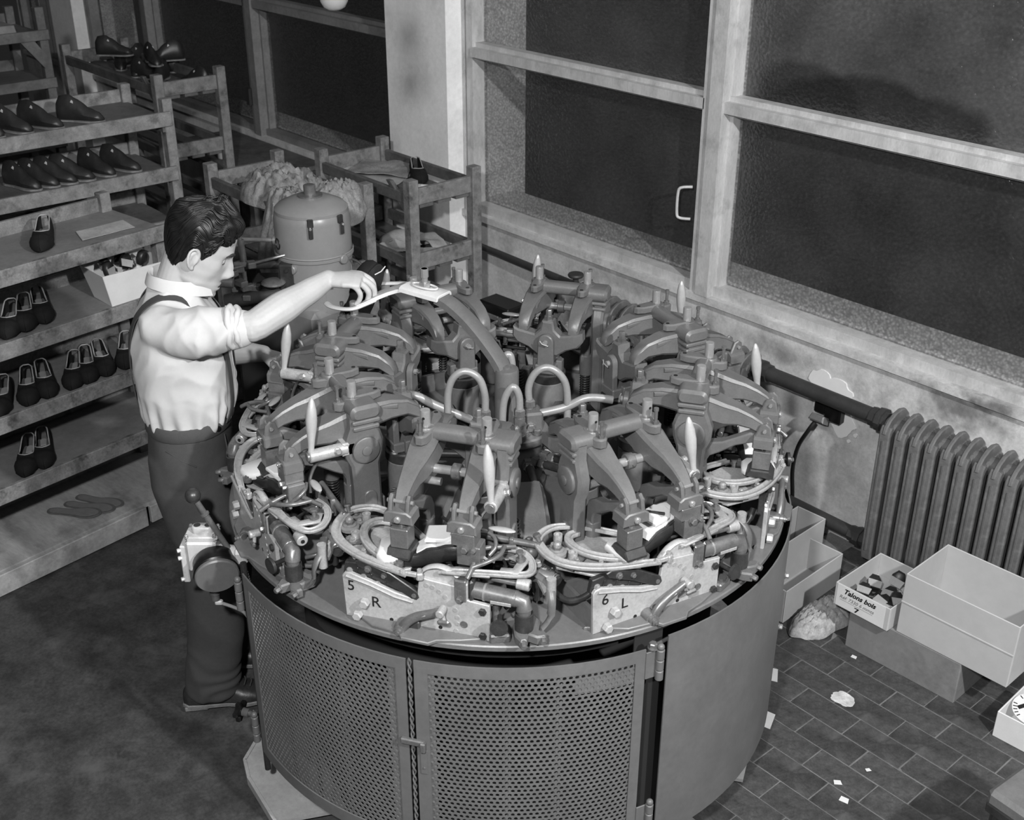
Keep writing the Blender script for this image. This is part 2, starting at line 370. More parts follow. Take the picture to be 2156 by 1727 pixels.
def glass_material(name, haze, wiped=None):
    """pebbled pane: mostly clear, slight gloss, thin film of dirt; wiped = (x,z,rx,rz) a cleaned patch"""
    m = bpy.data.materials.new(name); m.use_nodes = True; nt = m.node_tree; N = nt.nodes; L = nt.links
    N.remove(N['Principled BSDF']); out = N['Material Output']
    tr = N.new('ShaderNodeBsdfTransparent'); tr.inputs[0].default_value = (.90, .90, .90, 1)
    gl = N.new('ShaderNodeBsdfGlossy'); gl.inputs['Roughness'].default_value = .22; gl.inputs[0].default_value = (.9, .9, .9, 1)
    df = N.new('ShaderNodeBsdfDiffuse'); df.inputs[0].default_value = (.5, .5, .5, 1)
    tc = N.new('ShaderNodeTexCoord')
    vo = N.new('ShaderNodeTexNoise'); vo.inputs['Scale'].default_value = 75; vo.inputs['Detail'].default_value = 1
    L.new(tc.outputs['Object'], vo.inputs['Vector'])
    bp = N.new('ShaderNodeBump'); bp.inputs['Strength'].default_value = .6; bp.inputs['Distance'].default_value = .01
    pb = N.new('ShaderNodeTexVoronoi'); pb.inputs['Scale'].default_value = 85; L.new(tc.outputs['Object'], pb.inputs['Vector'])
    pr_ = N.new('ShaderNodeMapRange'); pr_.inputs['From Min'].default_value = .1; pr_.inputs['From Max'].default_value = .65; pr_.inputs['To Min'].default_value = 1.0; pr_.inputs['To Max'].default_value = .68
    L.new(pb.outputs['Distance'], pr_.inputs['Value']); L.new(pr_.outputs[0], tr.inputs[0])
    L.new(vo.outputs['Fac'], bp.inputs['Height']); L.new(bp.outputs[0], gl.inputs['Normal'])
    nz = N.new('ShaderNodeTexNoise'); nz.inputs['Scale'].default_value = 3.0; nz.inputs['Detail'].default_value = 8; L.new(tc.outputs['Object'], nz.inputs['Vector'])
    mr = N.new('ShaderNodeMapRange'); mr.inputs['From Min'].default_value = .3; mr.inputs['From Max'].default_value = .75
    mr.inputs['To Min'].default_value = haze * .5; mr.inputs['To Max'].default_value = haze * 1.5; L.new(nz.outputs['Fac'], mr.inputs['Value'])
    n3 = N.new('ShaderNodeMath'); n3.operation = 'MULTIPLY_ADD'; n3.inputs[1].default_value = .9; n3.inputs[2].default_value = .55
    L.new(vo.outputs['Fac'], n3.inputs[0])
    pm = N.new('ShaderNodeMath'); pm.operation = 'MULTIPLY'; L.new(mr.outputs[0], pm.inputs[0]); L.new(n3.outputs[0], pm.inputs[1])
    fac = pm.outputs[0]
    for w in wiped or ():
        sx = N.new('ShaderNodeMapping'); sx.vector_type = 'TEXTURE'
        sx.inputs['Location'].default_value = (w[0], 0, w[1]); sx.inputs['Scale'].default_value = (w[2], 10, w[3])
        wn = N.new('ShaderNodeTexNoise'); wn.inputs['Scale'].default_value = 4
        L.new(tc.outputs['Object'], wn.inputs['Vector']); L.new(tc.outputs['Object'], sx.inputs[0])
        ln = N.new('ShaderNodeVectorMath'); ln.operation = 'LENGTH'; L.new(sx.outputs[0], ln.inputs[0])
        ad = N.new('ShaderNodeMath'); ad.operation = 'MULTIPLY_ADD'; ad.inputs[1].default_value = .5; L.new(wn.outputs['Fac'], ad.inputs[0]); L.new(ln.outputs['Value'], ad.inputs[2])
        r = N.new('ShaderNodeMapRange'); r.inputs['From Min'].default_value = 1.12; r.inputs['From Max'].default_value = 1.3
        r.inputs['To Min'].default_value = w[4]; r.inputs['To Max'].default_value = 1.0; L.new(ad.outputs[0], r.inputs['Value'])
        p2 = N.new('ShaderNodeMath'); p2.operation = 'MULTIPLY'; L.new(fac, p2.inputs[0]); L.new(r.outputs[0], p2.inputs[1]); fac = p2.outputs[0]
    m1 = N.new('ShaderNodeMixShader'); m1.inputs[0].default_value = .06; L.new(tr.outputs[0], m1.inputs[1]); L.new(gl.outputs[0], m1.inputs[2])
    m2 = N.new('ShaderNodeMixShader'); L.new(fac, m2.inputs[0]); L.new(m1.outputs[0], m2.inputs[1]); L.new(df.outputs[0], m2.inputs[2])
    L.new(m2.outputs[0], out.inputs[0]); return m
# ------------------------------------------------------------------ floor
WY = 1.70                                                             # inner face of the window wall
fl = MB().box((-2.6, -1.0, -0.06), (11.4, 5.5, 0.10)).build('floor', 'concrete', smooth=0); tag(fl, None, None, kind='structure')
jb = MB().box((1.15, 0.72, 0.0010), (2.2, 1.96, 0.0102)).build('tile_bed', 'joint', fl, smooth=0)
tile_me = []
for k in range(6):
    b = MB(); b.box((0, 0, 0), (0.2018, 0.1020, 0.010), b=0.0013); tile_me.append(b.mesh('floor_tile', TILE_M[k % 3], 0))
ty = -0.155; row = 0
while ty < 1.68:
    x = 0.155 + (0.105 if row % 2 else 0.0) + 0.0
    x0 = x - 0.205 * 1
    k = 0
    while x0 + 0.205 * k < 2.2:
        cx = x0 + 0.205 * k + 0.01
        if cx - .1 > .04:
            o = obj('floor_tile', random.choice(tile_me), fl); o.location = (cx, ty, 0.0022 + random.uniform(-.0009, .0009))
            o.rotation_euler = (random.uniform(-.004, .004), random.uniform(-.004, .004), random.choice((0, pi)) + random.uniform(-.006, .006))
        k += 1
    ty += 0.1045; row += 1
# ------------------------------------------------------------------ window wall
b = MB()
def slab(b, x0, x1, y0, y1, z0, z1): return b.box(((x0 + x1) / 2, (y0 + y1) / 2, (z0 + z1) / 2), (x1 - x0, y1 - y0, z1 - z0))
slab(b, -8.2, 3.1, WY, WY + .22, -0.01, 0.79)
slab(b, -8.2, 3.1, WY, WY + .22, 2.95, 5.25)
wl = b.build('wall_back', 'plaster', smooth=0); tag(wl, None, None, kind='structure')
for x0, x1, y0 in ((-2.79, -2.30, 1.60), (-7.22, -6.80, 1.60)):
    b = MB(); slab(b, x0, x1, y0, WY + .3, 0, 5.25); b.build('pillar', 'pillar_bright', wl, smooth=0)
cl = MB(); slab(cl, -8.2, 5.1, -3.9, WY + .22, 5.2, 5.32); cl = cl.build('ceiling', mat('dim_ceiling_paint', 120, .9), smooth=0); tag(cl, None, None, kind='structure')
# patches of new plaster round the socket
def blob(cx, cz, r, seed, n=26, sx=1.0, sz=1.0):
    rnd = random.Random(seed); out = []
    for i in range(n):
        a = 2 * pi * i / n; q = r * (1 + .28 * noise.noise(Vector((cos(a) * 1.6 + seed, sin(a) * 1.6, seed))) + rnd.uniform(-.05, .05)); out.append((cx + q * cos(a) * sx, cz + q * sin(a) * sz))
    return out
b = MB()
for cx, cz, r, sd, sx, sz in ((-.085, .645, .05, 1, 1.1, .8), (-.01, .63, .055, 2, 1.2, .9), (.035, .50, .058, 5, .9, .9), (.10, .475, .008, 6, 1, 1), (.092, .505, .006, 8, 1, 1), (.075, .44, .007, 9, 1, 1)):
    b.prism(blob(cx, cz, r, sd, sx=sx, sz=sz), .006, T(0, WY - .0015 - .0004 * sd, 0), 'y')
b.build('plaster_patch', 'plaster_patch', wl, smooth=0)
# sill ledge and outer reveal
b = MB(); slab(b, -8.2, 3.1, WY - .022, WY + .10, .79, .822); b.build('sill', 'plaster', wl, smooth=0)

def window(n, x0, x1, posts, dim, handle_x=None, panes=()):
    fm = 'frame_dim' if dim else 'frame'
    w = bpy.data.objects.new('window_%d' % n, None); COL.objects.link(w); w.location = (0, 0, 0); tag(w, None, None, kind='structure')
    YG = WY + .075
    b = MB()                                                           # outer frame
    slab(b, x0, x0 + .012, WY - .005, WY + .05, .822, 2.95); slab(b, x0 + .03, x0 + .075, WY, WY + .09, .822, 2.95)
    slab(b, x1 - .075, x1, WY, WY + .09, .822, 2.95)
    slab(b, x0, x1, WY + .012, WY + .09, .822, .862); slab(b, x0, x1, WY, WY + .09, 2.9, 2.95)
    b.build('frame', fm, w, smooth=0)
    b = MB(); slab(b, x0 - .01, x0 + .03, WY + .03, WY + .09, .822, 2.95); b.build('frame_gap', 'frame_dim', w, smooth=0)
    xs = [x0 + .075] + [v for p in posts for v in (p - .05, p + .05)] + [x1 - .075]
    for p in posts:
        b = MB(); slab(b, p - .055, p - .018, WY - .012, WY + .09, .822, 2.95); slab(b, p - .014, p + .052, WY - .025, WY + .09, .822, 2.95)
        slab(b, p + .052, p + .07, WY + .03, WY + .09, .822, 2.95)
        b.build('mullion', fm, w, smooth=0)
    k = 0
    for i in range(0, len(xs), 2):
        a, c = xs[i], xs[i + 1]
        b = MB(); slab(b, a, c, WY - .012, WY + .09, 1.585, 1.628); slab(b, a, c, WY + .02, WY + .07, 1.572, 1.648); b.build('transom', fm, w, smooth=0)
        for z0, z1 in ((.855, 1.58), (1.64, 2.91)):
            mm = panes[k] if k < len(panes) else PANE
            me = MB().box(((a + c) / 2, YG, (z0 + z1) / 2), (c - a + .02, .005, z1 - z0)).mesh('pane', mm, 0); obj('pane', me, w); k += 1
    b = MB()                                                           # masonry outside, seen through the panes
    slab(b, x0 - .1, x1 + .1, WY + .09, WY + .29, .80, .872)
    slab(b, x0 - .1, x0 + .055, WY + .09, WY + .36, .80, 2.95); slab(b, x1 - .02, x1 + .1, WY + .09, WY + .30, .80, 2.95)
    b.build('outer_reveal', 'stone', w, smooth=0)
    if handle_x is not None:
        b = MB(); b.tube(smooth_path([(handle_x + .045, WY - .005, 1.262), (handle_x + .012, WY - .035, 1.258), (handle_x, WY - .04, 1.235), (handle_x, WY - .04, 1.15), (handle_x + .012, WY - .035, 1.13), (handle_x + .045, WY - .005, 1.126)], 4), .006, 8)
        b.build('handle', fm, w)
    return w
PANE = glass_material('dusty_pane', .035)
P_UR = glass_material('dusty_pane_wiped', .085, ((-.06, 1.62, .50, .19, .3), (-.36, 1.66, .24, .17, .45)))
P_UL = glass_material('hazy_pane', .05); P_LR = glass_material('smeared_pane', .035)
window(1, -2.30, 3.0, (-.722,), False, -.85, (PANE, P_UL, P_LR, P_UR))
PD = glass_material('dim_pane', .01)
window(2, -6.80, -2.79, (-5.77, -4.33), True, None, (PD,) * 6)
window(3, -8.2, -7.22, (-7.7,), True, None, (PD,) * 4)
b = MB(); slab(b, -4.395, -4.36, WY - .04, WY - .01, 1.0, 1.1); b.build('latch', 'pipe', bpy.data.objects['window_2'])

# ------------------------------------------------------------------ radiators and pipes
def radiator(name, x0, n, pitch, label):
    t = thing(name, (x0, 1.60, 0), 0, label, 'radiator')
    b = MB()
    b.prism([(-.075, .12), (-.068, .088), (-.045, .085), (-.036, .11), (-.036, .625), (-.045, .652), (-.066, .655), (-.075, .635)], .043, None, 'x', b=.005)
    b.prism([(.062, .12), (.055, .088), (.035, .085), (.026, .11), (.026, .64), (.035, .664), (.055, .664), (.062, .64)], .043, None, 'x', b=.005)
    b.prism([(-.079, .13), (-.073, .13), (-.073, .60), (-.079, .60)], .010, None, 'x', b=.002)
    b.prism([(-.05, .10), (.05, .10), (.05, .63), (-.05, .62)], .016, None, 'x')
    b.prism([(-.079, .628), (-.074, .652), (-.055, .676), (-.025, .695), (.01, .703), (.04, .696), (.062, .675), (.066, .64), (.05, .62), (-.06, .61)], .017, None, 'x', b=.004)
    b.prism([(-.06, .62), (-.03, .655), (.03, .66), (.05, .63), (.04, .6), (-.05, .6)], .036, None, 'x', b=.006)
    me = b.mesh('radiator_section', 'radiator', 40)
    for k in range(n):
        o = obj('radiator_section', me, t); o.location = (k * pitch, 0, 0)
    b = MB()
    for z in (.15, .63): b.cyl((-.03, 0, z), ((n - 1) * pitch + .03, 0, z), .032, 12)
    b.build('hub_tube', 'radiator', t)
    b = MB()
    for k in (1, n - 2):
        b.box((k * pitch, -.02, .045), (.022, .035, .09), b=.004); b.box((k * pitch, .04, .045), (.022, .03, .09), b=.004)
    b.build('foot', 'radiator', t)
    return t
radiator('radiator', .315, 22, .0605, 'long ribbed iron radiator at the right end of the wall behind the cartons')
radiator('radiator', -1.27, 16, .0605, 'ribbed iron radiator behind the machine under the left pane')
def pipe(name, pts, r, label, cat, fit=()):
    t = thing(name, pts[0], 0, label, cat); o = Vector(pts[0])
    b = MB(); b.tube([tuple(Vector(p) - o) for p in pts], r, 14); b.build('tube', 'pipe', t)
    for p, d in fit:
        b = MB(); q = Vector(p) - o; d = Vector(d)
        b.lathe([(r * 1.28, -.03), (r * 1.28, .0), (r * 1.55, .0), (r * 1.55, .022), (r * 1.2, .022), (r * 1.2, .04)], 8, Matrix.Translation(q) @ frame_from(d).to_4x4()); b.build('union_nut', 'pipe', t)
    return t
pipe('heating_pipe', [(-.335, 1.60, .64), (-.20, 1.60, .64), (.285, 1.60, .638)], .030, 'thick dark heating pipe running along the wall between the two radiators', 'pipe', [((.245, 1.6, .638), (1, 0, 0)), ((-.29, 1.6, .64), (-1, 0, 0))])
pipe('heating_pipe', [(-.335, 1.60, .13), (-.1, 1.60, .125), (.285, 1.60, .12)], .026, 'lower heating pipe just above the floor beside the cartons', 'pipe', [((.23, 1.6, .12), (1, 0, 0))])
pipe('heating_pipe', [(-3.4, 1.66, .665), (-2.0, 1.66, .668), (-1.30, 1.63, .675)], .018, 'thin dark heating pipe behind the wooden racks', 'pipe')
t = thing('valve_wheel', (-1.375, 1.60, .70), 0, 'small round valve handwheel at the end of the far radiator', 'valve')
b = MB(); b.lathe([(.014, 0), (.014, .035), (.034, .035), (.038, .043), (.034, .05), (.01, .05)], 18); b.build('wheel', 'pipe', t)
b = MB(); b.cyl((0, 0, -.01), (0, 0, .01), .016, 10); b.build('stem', 'pipe', t)
# socket, plug and flex
t = thing('wall_socket', (-.03, WY, .53), 0, 'black wall socket under the heating pipe with a plug in it', 'socket')
b = MB(); b.box((.035, -.02, .012), (.075, .04, .075), b=.006); b.build('socket_box', 'bakelite', t)
b = MB(); b.box((-.03, -.016, .02), (.05, .034, .06), b=.005); b.build('socket_cover', 'bakelite', t)
b = MB(); b.box((-.062, -.01, .03), (.012, .02, .06), b=.002); b.build('mounting_strip', 'paper', t)
t = thing('power_plug', (-.035, WY - .06, .515), 0, 'flat grey plug with its black flex hanging down the wall', 'plug')
b = MB(); b.prism([(-.035, -.014), (.035, -.014), (.03, .014), (-.028, .014)], .05, RX(-.5), 'y', b=.005); b.build('plug_body', 'paint', t)
b = MB(); b.tube(smooth_path([(-.005, -.02, -.01), (-.02, -.035, -.05), (-.06, -.03, -.14), (-.085, -.01, -.26), (-.085, .01, -.38), (-.08, .02, -.50)], 5), .0085, 8); b.build('flex', 'black', t)
# bare bulb hanging near the ceiling
t = thing('light_bulb', (-.30, -.303, 2.203), 0, 'unlit bare glass bulb hanging at the top edge of the picture', 'lamp')
gm = bpy.data.materials.new('bulb_glass'); gm.use_nodes = True
gb = gm.node_tree.nodes['Principled BSDF']; gb.inputs['Base Color'].default_value = (.35, .35, .35, 1); gb.inputs['Roughness'].default_value = .08; gb.inputs['Alpha'].default_value = .45
b = MB(); b.lathe([(1e-4, -.006), (.014, -.0045), (.026, .002), (.0335, .015), (.036, .030), (.033, .048), (.024, .07), (.016, .088), (.014, .1)], 20, caps=False); b.build('glass_bulb', gm, t)
b = MB(); b.lathe([(.0145, .092), (.0145, .12), (.019, .12), (.022, .13), (.022, .175), (.012, .19), (.005, .195)], 14); b.build('lamp_holder', 'bakelite', t)
b = MB(); b.cyl((0, 0, .19), (0, 0, 2.997), .0035, 6); b.build('cord', 'black', t)
# ------------------------------------------------------------------ shoes
def shoe_hull(L, W, wall_h, vamp, open0, flare=1.0, rows=26, cols=15, toe_round=.55):
    """open-topped shoe: rows from toe (y=0) to heel (y=L), toe towards -y; returns grid and topline"""
    grid = []; top = []
    for i in range(rows):
        s = i / (rows - 1)
        w = interp([(0, .012), (.04, .20), (.12, .38), (.30, .49), (.55, .40), (.78, .36), (.93, .33), (1.0, .16)], s) * W * flare
        h = interp([(0, .30), (.06, .72), (.22, 1.0), (.38, .95), (.55, .88), (.80, 1.0), (1.0, 1.08)], s)
        hh = h * (vamp if s < open0 else wall_h) if s < open0 else wall_h * h
        if s < open0: wo = 0.0
        else: wo = w * .74 * min(1, ((s - open0) / .10) ** .6)
        row = []
        for k in range(cols):
            u = k / (cols - 1) * 2 - 1; a = abs(u); sg = 1 if u > 0 else -1
            # a: 1 at top edge, 0 at sole centre
            if a < .3: x = w * .86 * a / .3; z = 0.0
            elif a < .45: q = (a - .3) / .15; x = w * (.86 + .16 * q); z = hh * .18 * q
            else:
                q = (a - .45) / .55
                x = w * 1.02 + (wo - w * 1.02) * (q ** (2.2 if s < open0 else 1.5)); z = hh * (.18 + .82 * sin(q * pi / 2))
            row.append((sg * x, s * L, z + (0.006 * cos(s * pi * 2) + .006)))
        grid.append(row)
        if s >= open0: top.append((row[0], row[-1]))
    return grid, top
def shoe_meshes(L=.235, W=.085, wall=.062, vamp=.056, open0=.36):
    g, top = shoe_hull(L, W, wall, vamp, open0)
    b = MB(); b.sheet(g, .003); up = b.mesh('upper', 'suede', 60)
    tl = [p[0] for p in top] + [p[1] for p in top[::-1]]
    b = MB(); b.tube(tl, .0026, 6, closed=True); tr = b.mesh('topline_binding', 'lining', 60)
    ins = []
    for l, r in top[1:-1]:
        z = .022; ins.append([(l[0] * 1.05 * (1 - q) + r[0] * 1.05 * q, l[1], z + .006 * (2 * q - 1) ** 2) for q in (0, .25, .5, .75, 1)])
    b = MB(); b.sheet(ins, .002); sk = b.mesh('insole', 'insole', 60)
    y = L * .84
    b = MB(); b.prism([(-.011, y - .03), (.011, y - .03), (.012, y + .02), (.004, y + .028), (-.004, y + .028), (-.012, y + .02)], .002, T(0, 0, .028), 'z'); lb = b.mesh('heel_label', 'lining', 0)
    return up, tr, sk, lb
def make_shoe(ms, loc, rz, label, group=None, cat='shoe'):
    t = thing('black_shoe', loc, rz, label, cat, group)
    for n, me in zip(('upper', 'topline_binding', 'insole', 'heel_label'), ms): obj(n, me, t)
    return t
SHOE = shoe_meshes()
# ------------------------------------------------------------------ long shelf racks on the left
def shelf_rack(name, o, az, e0, e1, depth, levels, lip, label, posts, mats=('shelf', 'lip', 'wood'), thick=.018):
    """local x runs along the front, local y goes to the back"""
    t = thing(name, (o[0], o[1], 0), az, label, 'rack'); ln = e1 - e0; cx = (e0 + e1) / 2
    for z in levels:
        b = MB(); b.box((cx, depth / 2, z), (ln, depth, thick)); obj('shelf_board', b.mesh('shelf_board', mats[0], 0), t)
        b = MB(); b.box((cx, -.009, z + lip * .12), (ln + .01, .018, lip), b=.002); obj('front_lip', b.mesh('front_lip', mats[1], 0), t)
        b = MB(); b.box((cx, depth - .009, z + .035), (ln, .018, .06), b=.002); obj('back_lip', b.mesh('back_lip', mats[1], 0), t)
    for x, y, h in posts:
        b = MB(); b.box((x, y, h / 2), (.045, .045, h), b=.003); b.build('post', mats[2], t, 0)
    return t
AZA = radians(98.74); OA = (-1.70, -1.0258)
def ra(e, n, z):                                                       # a point of the near rack: along, back, up
    return (OA[0] + e * cos(AZA) - n * sin(AZA), OA[1] + e * sin(AZA) + n * cos(AZA), z)
OA_ = ra(0, .045, 0)
LV = (.385, .655, .925, 1.185)
shelf_rack('shoe_rack', OA_, AZA, -.75, .955, .42, LV, .062, 'long wooden shoe rack with grimy shelf lips on the left behind the man', [(.93, .40, 1.27), (-.70, .40, 1.25), (.93, .05, 1.15), (.15, .40, 1.15)])
b = MB(); b.box((.10, .21, .085), (1.70, .42, .018)); rack_a = [o for o in bpy.data.objects if o.name == 'shoe_rack'][0]
b.build('bottom_board', 'base', rack_a, 0)
b = MB(); b.box((-.05, -.012, .045), (1.42, .024, .088), b=.003); b.box((.80, -.008, .042), (.24, .02, .08), b=.003); b.build('kick_board', 'base', rack_a, 0)
b = MB(); b.box((.10, .415, .22), (1.70, .012, .3)); b.build('back_board', 'base', rack_a, 0)
rows = [('top', 1.196, [(.475, .10)]), ('second', .936, [(.263, .05), (.345, .06), (.432, .075)]),
        ('third', .666, [(.165, .03), (.285, .03), (.37, .03), (.462, .03), (.535, .03), (.62, .035), (.70, .04)]), ('lowest', .396, [(.215, .03), (.297, .03)])]
for nm, z, pts in rows:
    for k, (e, n) in enumerate(pts):
        lab = {1: 'black suede shoe standing alone on the top board of the near rack',
               3: '%s of the three black suede shoes on the second board of the near rack' % ('leftmost', 'middle', 'rightmost')[k % 3],
               7: '%s black suede shoe from the left in the row of seven on the near rack' % ('first', 'second', 'third', 'fourth', 'fifth', 'sixth', 'last')[k % 7],
               2: '%s shoe of the lone black pair on the lowest lipped board of the near rack' % ('left', 'right')[k % 2]}[len(pts)]
        s = make_shoe(SHOE, ra(e, n + .045, z), AZA + radians(-36 + 6 * (k % 3)), lab, 'black suede shoes on the near rack')
# insole patterns on the bottom board
def sole_outline(L, W):
    return [(p[0] * W, p[1] * L) for p in smooth_path([(x, y, 0) for x, y in SOLE_], 2, True)]
SOLE_ = ((-.12, 0), (.15, .0), (.36, .08), (.46, .22), (.42, .38), (.26, .54), (.26, .75), (.28, .88), (.16, 1.0), (-.14, 1.0), (-.27, .9), (-.28, .72), (-.36, .5), (-.48, .3), (-.42, .12))
sb = MB(); sb.prism(sole_outline(.22, .082), .004, None, 'z'); sol = sb.mesh('sole', 'insole', 0)
sb = MB(); sb.prism([(x * .72, y * .9 + .012) for x, y in sole_outline(.22, .082)], .0015, T(0, 0, .003), 'z'); sol2 = sb.mesh('sole_cover', 'shelf', 0)
for k, (e, n, r, lab) in enumerate(((.50, .10, 35, 'grey shoe sole lying uppermost on the bottom board of the near rack'), (.555, .09, 28, 'second shoe sole half under the first on the bottom board'), (.60, .10, 22, 'third shoe sole, at the right of the small stack on the bottom board'))):
    t = thing('loose_sole', ra(e, n, .0965 + .0045 * (2 - k)), AZA + radians(r), lab, 'sole', 'loose soles on the bottom board'); obj('sole', sol, t)
    obj('sole_cover', sol2, t)
def sheet_thing(name, loc, rz, poly, lab, cat, m, seed=0, th=.0012, wav=.004, group=None, n=9):
    """a lying sheet of paper or leather with a slight curl"""
    xs = [p[0] for p in poly]; ys = [p[1] for p in poly]; g = []
    q = [Vector(p) for p in poly]
    for i in range(n):
        row = []
        for j in range(n):
            u, v = i / (n - 1), j / (n - 1)
            p = q[0] * (1 - u) * (1 - v) + q[1] * u * (1 - v) + q[2] * u * v + q[3] * (1 - u) * v
            z = wav * (noise.noise(Vector((p.x * 9 + seed, p.y * 9, seed))) + .6)
            row.append((p.x, p.y, max(.0007, z)))
        g.append(row)
    b = MB(); b.sheet(g, th); o = b.build(name, m, None, 60); o.location = loc; o.rotation_euler = (0, 0, rz)
    return tag(o, lab, cat, group)
sheet_thing('paper_sheet', ra(.78, .22, 1.1955), AZA, [(-.12, -.05), (.10, -.06), (.12, .05), (-.08, .06)], 'thin folded paper lying on the top board of the near rack', 'paper', 'paper_soft', 3)
# carton on the second board
def carton(name, loc, rz, w, d, h, lab, m='card', th=.005, parts=True, skew=0.0, fold=None, group=None, open_top=True):
    """open box; local x along the front (front = -y), walls, bottom and fold line are parts"""
    t = thing(name, loc, rz, lab, 'box', group)
    def wall(nm, c, s, tilt=None):
        b = MB(); b.box(c, s, b=min(.0022, min(s) * .4)); return b.build(nm, m, t, 0)
    wall('front_wall', (0, -d / 2 + th / 2, h / 2), (w, th, h)); wall('back_wall', (0, d / 2 - th / 2, h / 2), (w, th, h))
    wall('side_wall', (-w / 2 + th / 2, 0, h / 2), (th, d - 2 * th, h)); wall('side_wall', (w / 2 - th / 2, 0, h / 2), (th, d - 2 * th, h))
    wall('bottom', (0, 0, th / 2), (w - 2 * th, d - 2 * th, th))
    if not open_top: wall('lid', (0, 0, h - th / 2), (w - 2 * th, d - 2 * th, th))
    if fold:
        b = MB(); b.box((0, -d / 2 - .001, fold), (w, .003, .006), b=.001); b.build('fold_crease', m, t, 0)
    return t
cb = thing('heel_carton', ra(.815, .17, .9345), AZA + radians(-6), 'white flared carton of small dark parts on the rack behind the man', 'box')
def flared(t, w, d, h, k, th, m):
    for nm, pts in (('front_wall', [(-w, -d), (w, -d)]), ('back_wall', [(w, d), (-w, d)]), ('side_wall', [(-w, d), (-w, -d)]), ('side_wall', [(w, -d), (w, d)])):
        g = [[(x * (1 + (k - 1) * z / h), y * (1 + (k - 1) * z / h), z) for x, y in pts] for z in (0, h / 2, h)]
        b = MB(); b.sheet(g, th); b.build(nm, m, t, 0)
    b = MB(); b.box((0, 0, th / 2), (2 * w, 2 * d, th)); b.build('bottom', m, t, 0)
flared(cb, .105, .075, .135, 1.28, .003, 'paper')
rnd = random.Random(3)
hb = MB(); hb.prism([(-.02, 0), (.02, 0), (.024, .03), (.012, .052), (-.012, .052), (-.024, .03)], .026, None, 'y', b=.004); heel_me = hb.mesh('wooden_heel', 'leather', 50)
hb = MB(); hb.prism([(-.021, .0), (.021, 0), (.025, .028), (-.025, .028)], .003, T(0, -.0135, .0), 'y'); heel_face = hb.mesh('heel_face', 'lining', 0)
def heel(loc, rot, lab, grp):
    t = thing('shoe_heel', loc, 0, lab, 'heel', grp); t.rotation_euler = rot
    obj('wooden_heel', heel_me, t); obj('heel_face', heel_face, t); return t
pos = ('at the left end', 'behind the others at the left', 'in the middle', 'lying across the middle', 'at the back', 'near the right end')
for k, (x, y) in enumerate(((-.07, -.015), (-.055, .035), (-.005, -.02), (.03, .012), (.0, .042), (.068, -.012))):
    p = Matrix.Translation(cb.location) @ RZ(cb.rotation_euler.z) @ Vector((x, y, .105 + .008 * (k % 3)))
    heel(p, (rnd.uniform(-.5, .9), rnd.uniform(-.6, .6), rnd.uniform(0, 6)), 'dark shoe heel %s of the white flared carton' % pos[k], 'heels in the white carton')
b = MB(); 
for k in range(26):
    b.box((rnd.uniform(-.065, .065), rnd.uniform(-.04, .04), rnd.uniform(.03, .085)), (.045, .03, .03), RZ(rnd.uniform(0, 3)) @ RX(rnd.uniform(-.6, .6)), b=.004)
o = b.build('heels_below', 'leather'); o.location = cb.location; o.rotation_euler = cb.rotation_euler; tag(o, 'mass of dark heels filling the white flared carton', 'heels', None, 'stuff')

# ------------------------------------------------------------------ second and third long racks, farther back
AZB = radians(90)
def lasted_shoe_meshes():
    """closed dark boot shape on a last, toe towards -y, with a pale last top"""
    b = MB(); rings = []
    L = .26
    for i in range(13):
        s = i / 12; w = interp([(0, .012), (.08, .028), (.3, .042), (.6, .033), (.9, .031), (1, .014)], s); h = interp([(0, .02), (.1, .04), (.3, .055), (.5, .085), (.7, .105), (.9, .10), (1, .07)], s)
        rings.append([(w * cos(a) * (1 if sin(a) < 0 else (.55 + .45 * (1 - sin(a)))), s * L, max(0.0, h * (.5 + .5 * sin(a)))) for a in [2 * pi * k / 12 for k in range(12)]])
    b.ring_loft(rings); up = b.mesh('boot_upper', 'leather', 60)
    b = MB(); b.prism([(-.02, .155), (.02, .155), (.022, .235), (-.022, .235)], .035, T(0, 0, .108) @ RX(-.25), 'z', b=.006); lt = b.mesh('last_top', 'card', 50)
    b = MB(); b.prism([(x, y * .27 / .22 - .004) for x, y in sole_outline(.22, .088)], .007, T(0, 0, .003), 'z'); sl = b.mesh('boot_sole', 'sole', 0)
    return up, lt, sl
BOOT = lasted_shoe_meshes()
def boot(loc, rz, lab, grp):
    t = thing('lasted_shoe', loc, rz, lab, 'shoe', grp)
    for n, me in zip(('boot_upper', 'last_top', 'boot_sole'), BOOT): obj(n, me, t)
    t.scale = (.88, .78, 1.08)
    return t
OB = (-2.60, -1.4)
rb = shelf_rack('shoe_rack', OB, AZB, -.6, 1.70, .45, (.70, .955, 1.19, 1.43), .062, 'second long wooden rack of dark lasted shoes behind the near rack', [(1.70, .02, 1.52), (1.70, .43, 1.52), (.95, .43, 1.48), (.1, .43, 1.48)], mats=('shelf_far', 'wood', 'wood'))
b = MB(); b.box((1.68, .225, 1.405), (.03, .45, .05)); b.build('end_rail', 'wood_dark', rb, 0)
def rbp(e, n, z): return (OB[0] - n, OB[1] + e, z)
ordn = ('first', 'second', 'third', 'fourth', 'fifth', 'sixth')
for nm, z, es in (('upper', 1.442, (1.02, 1.14, 1.27, 1.45)), ('middle', 1.202, (1.13, 1.21, 1.29, 1.37, 1.46, 1.58)), ('lower', .967, (1.18, 1.30))):
    for k, e in enumerate(es):
        boot(rbp(e, .10, z), AZB + radians(22 + 7 * (k % 4)), '%s dark lasted shoe from the left on the %s board of the second rack' % (ordn[k], nm), 'lasted shoes on the second rack')
OC = (-4.0, -1.1)
